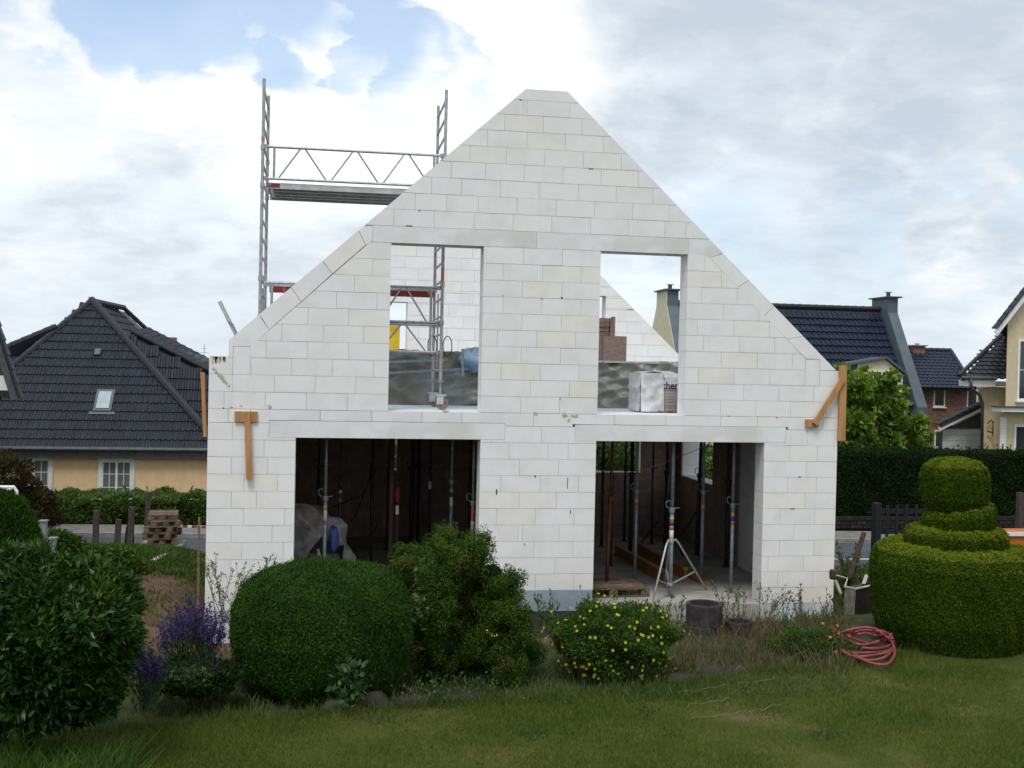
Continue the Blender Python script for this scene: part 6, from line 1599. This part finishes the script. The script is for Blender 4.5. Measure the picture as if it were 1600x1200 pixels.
# dry undergrowth
def tuft_field(name, label, region, n, h, mat, Y0, Y1, cat='grass', lean=.5, w=.006, kind='stuff'):
    u0, u1 = region; A = []
    xs = RNG.random(n); ys = RNG.random(n)
    Y = Y0+(Y1-Y0)*ys; X = np.array([float(atY(u0+(u1-u0)*a, 1000, y)[0]) for a, y in zip(xs, Y)])
    Z = ground_z(X, Y); H = h*(.4+.9*RNG.random(n)); d = RNG.normal(size=(n, 2))*lean*H[:, None]*.5
    p0 = np.stack([X, Y, Z-.01], 1); p1 = p0+np.stack([d[:, 0], d[:, 1], H], 1); s = unit(np.cross(p1-p0, RNG.normal(size=(n, 3))))*w
    mid = p0+(p1-p0)*.55+np.array([0, 0, .1])*H[:, None]*.3
    Q = np.stack([p0-s, p0+s, mid+s*.8, mid-s*.8], 1); Q2 = np.stack([mid-s*.8, mid+s*.8, p1, p1], 1)
    o = fastmesh(name, np.concatenate([Q, np.stack([mid-s*.8, mid+s*.8, p1+s*.1, p1-s*.1], 1)]), M[mat], None, origin=(float(X.mean()), float(Y.mean()), float(Z.mean()))); 
    o['kind'] = 'stuff'; o['label'] = label; o['category'] = cat; return o
tuft_field('dry_grass', 'dry brown grass round the concrete rings', (1050, 1330), 1700, .19, 'l_dry', -6.5, -4.2, lean=.9, w=.004)
tuft_field('bed_weeds', 'low green weeds in the flower bed', (200, 1330), 6000, .09, 'l_weed', -7.2, -5.4, 'ground cover', .9, .006)
tuft_field('plot_weeds', 'weeds on the building plot before the house', (330, 1320), 4200, .16, 'l_weed', -4.8, -.6, 'ground cover', .8, .008)
tuft_field('bank_grass', 'rough grass along the top of the soil bank', (60, 330), 14000, .085, 'l_pot', 2.6, 8.0, 'grass', .9, .010)
tuft_field('bank_weeds', 'sparse weeds on the soil bank', (200, 330), 1800, .08, 'l_pot', -4, 3.0, 'grass', .9, .010)
tuft_field('long_grass', 'long grass and weeds in the lower left corner', (-60, 195), 9000, .26, 'l_pot', -9.9, -8.5, 'grass', .9, .007)
tuft_field('right_weeds', 'weeds between house corner and road', (1300, 1420), 5000, .16, 'l_pot', .5, 8.5, 'grass', .9, .012)
# lawn grass
def lawn_grass():
    n = 330000
    X = RNG.uniform(-5.0, 12.0, n); by = border_y(X); Y = -10.2+(by+10.25)*RNG.random(n)**1.0
    u = ((X-CAM[0])*AR[0]+(Y-CAM[1])*AR[1]); d = ((X-CAM[0])*AF[0]+(Y-CAM[1])*AF[1]); k = np.abs(u/d) < .49; X, Y = X[k], Y[k]; n = len(X)
    patch = np.sin(X*2.3+1.2*np.sin(Y*1.9))*np.sin(Y*3.1+.8*np.sin(X*1.3))+.5*np.sin(7.1*X+2*Y)*np.sin(5.3*Y-X)
    H = .036*(.5+.9*RNG.random(n))*(1+.35*patch); edge = np.exp(-(border_y(X)-Y)/.12); H = H*(1+1.3*edge)
    p0 = np.stack([X, Y, np.full(n, LZ-.004)], 1); dd = RNG.normal(size=(n, 2))*.45*H[:, None]
    p1 = p0+np.stack([dd[:, 0], dd[:, 1], H], 1); s = unit(np.cross(p1-p0, RNG.normal(size=(n, 3))))*.0030
    Q = np.stack([p0-s, p0+s, p1], 1)
    o = fastmesh('lawn_grass', Q, M['g_blade'], None, origin=(3, -8, LZ)); o['label'] = 'short mown grass of the lawn'; o['category'] = 'grass'
lawn_grass()
def wavy(P, r):
    Q = []
    for a, b in zip(P[:-1], P[1:]):
        for k in range(5): Q.append(a+(b-a)*k/5+Vector((random.gauss(0, .008), random.gauss(0, .025), random.gauss(0, .006))))
    Q.append(P[-1]); return MB().tube(Q, r, 5)
# dry stalks lying on the lawn, clover patches
for i, (pts, lab) in enumerate(((((1080, 1120), (1130, 1116), (1190, 1108), (1220, 1100)), 'long dry stalk lying on the lawn, nearest the camera'), (((1070, 1103), (1110, 1096), (1138, 1090)), 'short dry stalk lying behind the longest one'), (((1060, 1080), (1110, 1076), (1165, 1066), (1210, 1058)), 'dry stalk lying along the bed edge by the yellow shrub'))):
    P = [V3(atZ(u, v, LZ+.035)) for u, v in pts]; o = wavy(P, .0026).build('dry_stalk', M['dry_straw']); tag(o, lab, 'stalk', 'dry stalks on the lawn')
# edging stones of the bed
t = thing('stone_edging', 'row of dark rough stones edging the flower bed', 'stone edging', (4, -7, LZ))
x = 1.7
while x < 5.7:
    if 3.1 < x < 4.9: x = 4.9
    w = random.uniform(.2, .42); by = float(border_y(x+w/2))+.06; h = random.uniform(.05, .12)
    lump('edging_stone', (x+w/2, by+.12, LZ+.0), w/2, .11, h, M['fieldstone'], t, int(x*97) % 1000, .08, 12, 6); x += w+random.uniform(.0, .12)
# concrete rings
def ring(u0, u1, v0, v1, Y, label, zb=None):
    a, c = V3(atY(u0, v1, Y)), V3(atY(u1, v0, Y)); r = (c.x-a.x)/2*.985; cx = (a.x+c.x)/2; b = MB(); h = c.z-a.z
    b.lathe([(r*.80, h-.30 if h > .3 else .02), (r*.80, h), (r*.84, h+.003), (r*.97, h+.003), (r, h-.01), (r, 0), (r*.80, 0), (r*.80, h-.30 if h > .3 else .02)], (cx, Y, a.z), 28, False)
    o = b.build('concrete_ring', M['ring'], None, smooth=False); tag(o, label, 'concrete ring', 'old concrete rings in the bed'); return o
ring(1066, 1123, 975, 1022, -4.75, 'lower left of three concrete rings, carrying another one'); ring(1133, 1176, 970, 1022, -4.7, 'lower right concrete ring standing alone'); ring(1072, 1128, 942, 974.5, -4.75, 'topmost concrete ring stacked on the lower left one')
# red hose
def hose():
    b = MB(); Y = -5.6
    def hp(u, v, lift=0):
        g = atZ(u, max(v, 1008), LZ+.03+lift)
        return V3(g) if v >= 1008 else V3(atY(u, v, float(g[1])))
    def loop(cu, cv, ru, rv, n, ph, tilt, dy):
        return [hp(cu+ru*math.cos(a)+tilt*math.sin(a)+3*math.sin(2.3*a+ph), cv+rv*math.sin(a)+2*math.sin(3*a+ph), abs(dy)*.3+.01*(i % 3)) for i, a in enumerate([ph+2*math.pi*k/24 for k in range(n)])]
    for (cu, cv, ru, rv, n, ph, tl, dy) in ((1352, 1002, 42, 20, 25, .3, 6, 0), (1350, 1008, 46, 18, 25, 1.2, 8, .06), (1348, 994, 36, 12, 25, 2.2, 4, .1), (1356, 1008, 42, 22, 25, 3.0, 4, -.05), (1346, 1000, 48, 12, 25, 4.1, 10, .05)):
        b.tube(loop(cu, cv, ru, rv, n, ph, tl, dy), .015, 7, False)
    for (p) in (((1297, 981), (1315, 990), (1340, 1000), (1365, 1006), (1385, 1000)), ((1300, 986), (1320, 997), (1350, 1008), (1380, 1002), (1394, 990)), ((1330, 1018), (1355, 1034), (1385, 1038), (1398, 1022), (1392, 1000), (1376, 988))):
        P = [hp(u, v, .03) for u, v in p]; Q = []
        for i in range(len(P)-1):
            p0, p1, p2, p3 = P[max(i-1, 0)], P[i], P[i+1], P[min(i+2, len(P)-1)]
            for k in range(5):
                t = k/5; Q.append(.5*((2*p1)+(p2-p0)*t+(2*p0-5*p1+4*p2-p3)*t*t+(3*p1-p0-3*p2+p3)*t**3))
        Q.append(P[-1]); b.tube(Q, .015, 7)
    o = b.build('garden_hose', M['hose'], None, smooth=True); tag(o, 'coiled dark red garden hose lying at the edge of the lawn', 'hose')
hose()
# tipped wheelbarrow
def barrow():
    Y = -3.6; t = thing('tipped_wheelbarrow', 'old mottled wheelbarrow tipped on its front beside the topiary', 'wheelbarrow', tuple(V3(atY(1345, 985, Y))))
    p = {k: V3(atY(u, v, yy)) for k, (u, v, yy) in dict(a=(1320, 917, Y+.1), b=(1337, 920, Y-.15), c=(1334, 988, Y-.1), d=(1317, 980, Y+.1), e=(1370, 913, Y+.05), f=(1372, 985, Y+.05), g=(1348, 912, Y+.4), h=(1350, 975, Y+.4)).items()}
    MB().add([p['a'], p['b'], p['c'], p['d']], [(0, 1, 2, 3)]).add([p['a'], p['d'], p['h'], p['g']], [(0, 1, 2, 3)]).build('tray', M['tray'], t)
    MB().add([p['b'], p['e'], p['f'], p['c']], [(0, 1, 2, 3)]).add([p['e'], p['g'], p['h'], p['f']], [(0, 1, 2, 3)]).build('tray_inside', M['tray_in'], t)
    MB().tube([p['a'], p['b'], p['e']], .014, 6).build('rim', M['pale_stick'], t)
    MB().tube([V3(atY(1307, 899, Y+.2)), V3(atY(1324, 904, Y+.2)), p['a']], .012, 6).build('handle', M['pale_stick'], t); MB().tube([V3(atY(1305, 906, Y+.25)), V3(atY(1314, 928, Y+.2))], .02, 6).build('handle', M['pale_stick'], t)
    MB().lathe([(.05, 0), (.06, .02), (.06, .10), (.05, .12)], tuple(V3(atY(1303, 905, Y+.3))), 10).build('grip', M['rust'], t)
    MB().beam(p['c']+Vector((0, -.02, .02)), V3(atY(1300, 935, Y+.1)), .03, .03).build('strut', M['rust'], t)
    o = MB().box(tuple(V3(atY(1300, 987, Y-.5))), tuple(V3(atY(1315, 976, Y-.4)))).build('paint_tin', M['tarp_blue']); tag(o, 'small pale blue tin on the ground by the tipped wheelbarrow', 'tin')
barrow()
o = MB().tube([V3(atY(1326, 905, 1.0)), V3(atY(1336, 875, 1.2)), V3(atY(1350, 833, 1.4))], .045, 8).build('rusty_pole', M['rust']); tag(o, 'rusty pole leaning up behind the tipped wheelbarrow', 'pole')
o = MB().beam(V3(atY(1348, 916, .5)), V3(atY(1354, 899, .7)), .05, .03, (0, 1, 0)).build('pale_lath', M['pale_stick']); tag(o, 'short pale lath sticking up behind the wheelbarrow', 'lath')
# dark wooden gate behind the topiary
def gate():
    Y = 5.0; t = thing('dark_wooden_gate', 'dark stained wooden garden gate behind the topiary', 'gate', tuple(V3(atY(1400, 880, Y))))
    for u0, u1, v0 in ((1363, 1375, 786), ): a, c = V3(atY(u0, 900, Y)), V3(atY(u1, v0, Y)); MB().box((a.x, Y-.08, a.z-.3), (c.x, Y+.1, c.z)).build('gate_post', M['darkwood'], t)
    for i, u in enumerate((1383, 1398, 1413, 1428, 1443, 1458)): a, c = V3(atY(u, 890, Y)), V3(atY(u+6.5, 790-i*.5, Y)); MB().box((a.x, Y, a.z-.3), (c.x, Y+.03, c.z)).build('gate_slat', M['darkwood'], t)
    for v in (832, 800, 872): a, c = V3(atY(1376, v+3, Y)), V3(atY(1470, v-4, Y)); MB().box((a.x, Y+.032, a.z), (c.x, Y+.07, c.z)).build('gate_rail', M['darkwood'], t)
gate()
a, c = V3(atY(1560, 870, 7)), V3(atY(1640, 835, 7)); o = MB().box((a.x, 7, a.z-.8), (c.x+1, 8, c.z)).build('orange_skip', M['orange_box'], bevel=.03); tag(o, 'orange container with pale rim behind the topiary', 'container')
MB().box((a.x-.04, 6.95, c.z-.03), (c.x+1, 6.995, c.z+.06)).build('rim', M['white'], o)
a, c = V3(atY(1591, 860, 8.5)), V3(atY(1601, 770, 8.5)); o = MB().box((a.x, 8.5, a.z-.8), (c.x, 8.65, c.z)).build('wooden_post', M['post']); tag(o, 'weathered post at the right frame edge before the dark hedge', 'post')
# ---------------- left middle ground
for i in range(5):
    pallet(float(atY(254+random.uniform(-3, 3), 850, 11.2)[0]), 11.2+random.uniform(-.05, .05), -3.72+.146*i, random.uniform(-.3, .3), ['lowest pallet of the stack by the road', 'second pallet from the bottom of the roadside stack', 'third pallet from the bottom of the roadside stack', 'fourth pallet from the bottom of the roadside stack', 'topmost pallet of the roadside stack'][i], 'stacked pallets by the road', w=.68, d=.85)
b = MB(); P0 = V3(atY(254, 856, 11.2)); b.box((P0.x-.5, 10.7, -4.5), (P0.x+.5, 11.7, -3.73)); o = b.build('rubble_base', M['kerb']); tag(o, 'low rubble base under the pallet stack', 'rubble')
for u, v0, v1, y, lab in ((150, 850, 797, 7.5, 'short weathered post, leftmost before the laurel hedge'), (205, 850, 792, 7.0, 'weathered post with green netting left of the pallets'), (231, 812, 769, 11.9, 'thick weathered post directly behind the pallet stack'), (184, 850, 812, 7.6, 'short dark post between two taller ones')):
    a, c = V3(atY(u-3, v0, y)), V3(atY(u+3, v1, y)); o = MB().beam((a.x, y, a.z-.6), (c.x-.02, y, c.z), .11, .11, (0, 1, 0)).build('wooden_post', M['post']); tag(o, lab, 'post', 'old posts along the plot boundary')
o = MB().add([V3(atY(192, 868, 7.2)), V3(atY(210, 868, 7.0)), V3(atY(209, 800, 7.0)), V3(atY(202, 800, 7.1)), V3(atY(196, 830, 7.4))], [(0, 1, 2, 3, 4)]).build('green_netting', M['core']); tag(o, 'dark green net hanging from the weathered post', 'netting')
a, c = V3(atY(309, 955, 1.2)), V3(atY(314.5, 808, 1.2)); o = MB().beam((a.x, 1.2, a.z-.2), (c.x-.03, 1.2, c.z), .035, .025, (0, 1, 0)).build('survey_stake', M['timber_old']); tag(o, 'tall thin wooden stake in the soil left of the house', 'stake')
o = MB().beam(V3(atY(270, 822, 11.4)), V3(atY(330, 824, 11.2)), .06, .02, (0, 1, 0)).build('barrier_tape', M['red']); tag(o, 'red and white barrier tape stretched from the pallets to the house', 'barrier tape')
for i in range(3): a = V3(atY(279+i*14, 822.3+.3*i, 11.3)); MB().beam(a, a+Vector((.1, -.005, 0)), .062, .024, (0, 1, 0)).build('white_stripe', M['white'], o)
for (p, q, lab) in (((208, 886), (242, 868), 'pale plank lying on the soil bank, nearest'), ((204, 876), (220, 868), 'short pale plank lying behind the long one'), ((240, 876), (258, 866), 'pale plank half under the bank grass')):
    a, c = V3(atY(*p, 3.2)), V3(atY(*q, 3.9)); o = MB().beam(a, c, .10, .03).build('loose_plank', M['pale_stick']); tag(o, lab, 'plank', 'pale planks on the soil bank')
for u, v0, v1, w, y, lab in ((66, 900, 816, 11, -1.5, 'taller grey square post behind the laurel bush'), (81, 900, 843, 10, -1.8, 'shorter grey square post behind the laurel bush')):
    a, c = V3(atY(u-w/2, v0, y)), V3(atY(u+w/2, v1, y)); o = MB().box((a.x, y, a.z-.6), (c.x, y+.1, c.z)).build('grey_post', M['grey_post']); MB().box((a.x-.012, y-.012, c.z+.001), (c.x+.012, y+.112, c.z+.02)).build('post_cap', M['grey_post'], o); tag(o, lab, 'post', 'grey posts behind the laurel')
b = MB(); q = [V3(atY(u, v, -2.5)) for u, v in ((-30, 761), (22, 761), (26, 768), (26, 785))]; b.tube(q, .022, 6); b.tube([V3(atY(-30, 767, -2.5)), V3(atY(8, 768, -2.5)), V3(atY(22, 761, -2.5))], .02, 6); b.tube([V3(atY(26, 770, -2.5)), V3(atY(26, 900, -2.5))], .022, 6); o = b.build('white_rail', M['white']); tag(o, 'white tubular rail at the left frame edge above the conifer', 'rail')
# conifer at the left edge
def side_conifer():
    Y = -4.0; c = V3(atY(-8, 900, Y)); D = float((np.array(c)-CAM)@AF); px = D/FPX; t = thing('rounded_conifer', 'rounded green conifer at the left frame edge behind the laurel', 'conifer', (c.x, Y, c.z))
    prof = [(40, 960), (66, 900), (68, 850), (60, 810), (42, 780), (18, 766), (0, 763)]; pr = [(r*px, float(atY(0, v, Y)[2])-c.z) for r, v in prof]
    P, N = lathe_profile_pts(20000, pr, c); P = P-N*RNG.random((len(P), 1))*.05+N*.03*np.sin(P[:, 2:3]*9+P[:, 0:1]*8)
    fastmesh('foliage', leafquads(P, N*.6+rand_dir(len(P))*.6+[0, 0, .8], .045, .017), M['l_dome'], t, origin=tuple(c)); MB().lathe([(max(.01, r-.06), z-.04) for r, z in pr], c, 24).build('inner_branches', M['core'], t)
side_conifer()
cl = cluster_px([(10, 740, 30), (35, 765, 26), (0, 722, 20), (60, 790, 24), (20, 785, 34), (80, 808, 16), (38, 728, 11), (72, 775, 10)], 3.0, .4)
broad_tree('red_tipped_bush', (float(atY(45, 850, 3)[0]), 3.0, -2.9), cl, 6000, .085, 'l_red', 'dark bush with reddish shoot tips in front of the peach house window', .05, .4, 'bush')
cl = cluster_px([(110, 862, 24), (150, 872, 20), (190, 872, 16), (90, 845, 18), (215, 885, 12)], 2.0, .5)
broad_tree('undergrowth_bush', (float(atY(140, 890, 2)[0]), 2.0, -2.8), cl, 3500, .10, 'l_pot', 'loose green undergrowth between laurel bush and roadside posts', .02, .45, 'bush')
# small plants by the bed edge
def sprigs(u, v, Y, label, n, ls, mat, h, name='leafy_plant', spread=.1):
    c = V3(atY(u, v, Y)); t = thing(name, label, 'plant', tuple(c)); p = np.array(c)+RNG.normal(size=(n, 3))*[spread, spread*.6, 0]+[0, 0, 1]*RNG.random((n, 1))*h
    fastmesh('foliage', leafquads(p, rand_dir(n)*.8+[0, -.2, .5], ls, ls*.5), M[mat], t, origin=tuple(c))
sprigs(288, 1064, -7.6, 'small pale leaved plant under the lavender', 60, .05, 'l_ivy', .10)
sprigs(545, 1100, -7.25, 'narrow leaved plant at the foot of the domed bush', 150, .07, 'l_ivy', .36, spread=.07)
sprigs(655, 985, -6.9, 'broad leaved climbing stem between domed bush and conifer', 26, .07, 'l_ivy', .65, spread=.05)
sprigs(715, 1085, -7.0, 'light green ground plant under the conifer', 220, .035, 'l_weed', .14, spread=.22)
sprigs(670, 1090, -7.1, 'low ivy beside the edging stones', 90, .04, 'l_ivy', .10, spread=.15)
sprigs(768, 995, -6.9, 'small yellow flower cluster in front of the conifer', 10, .03, 'f_yel', .06, spread=.03)
cl = [(470, 1122), (560, 1118), (600, 1130), (870, 1100), (1010, 1118), (1290, 1150), (1050, 1150), (830, 1150)]
for i, (u, v) in enumerate(cl):
    q = atZ(u, v, LZ); n = 60; p = q+RNG.normal(size=(n, 3))*[.07, .07, 0]+[0, 0, .01]
    o = fastmesh('clover_patch', leafquads(p, rand_dir(n)*.8+[0, 0, .5], .028, .02), M['l_weed'], None, origin=tuple(q))
    tag(o, ['left', 'second', 'third', 'fourth', 'fifth', 'rightmost', 'sixth', 'lowest'][i]+' broad-leaved weed patch in the mown lawn', 'weed patch', 'weed patches in the lawn')
print('front blocks', NFRONT, 'all blocks', NB)
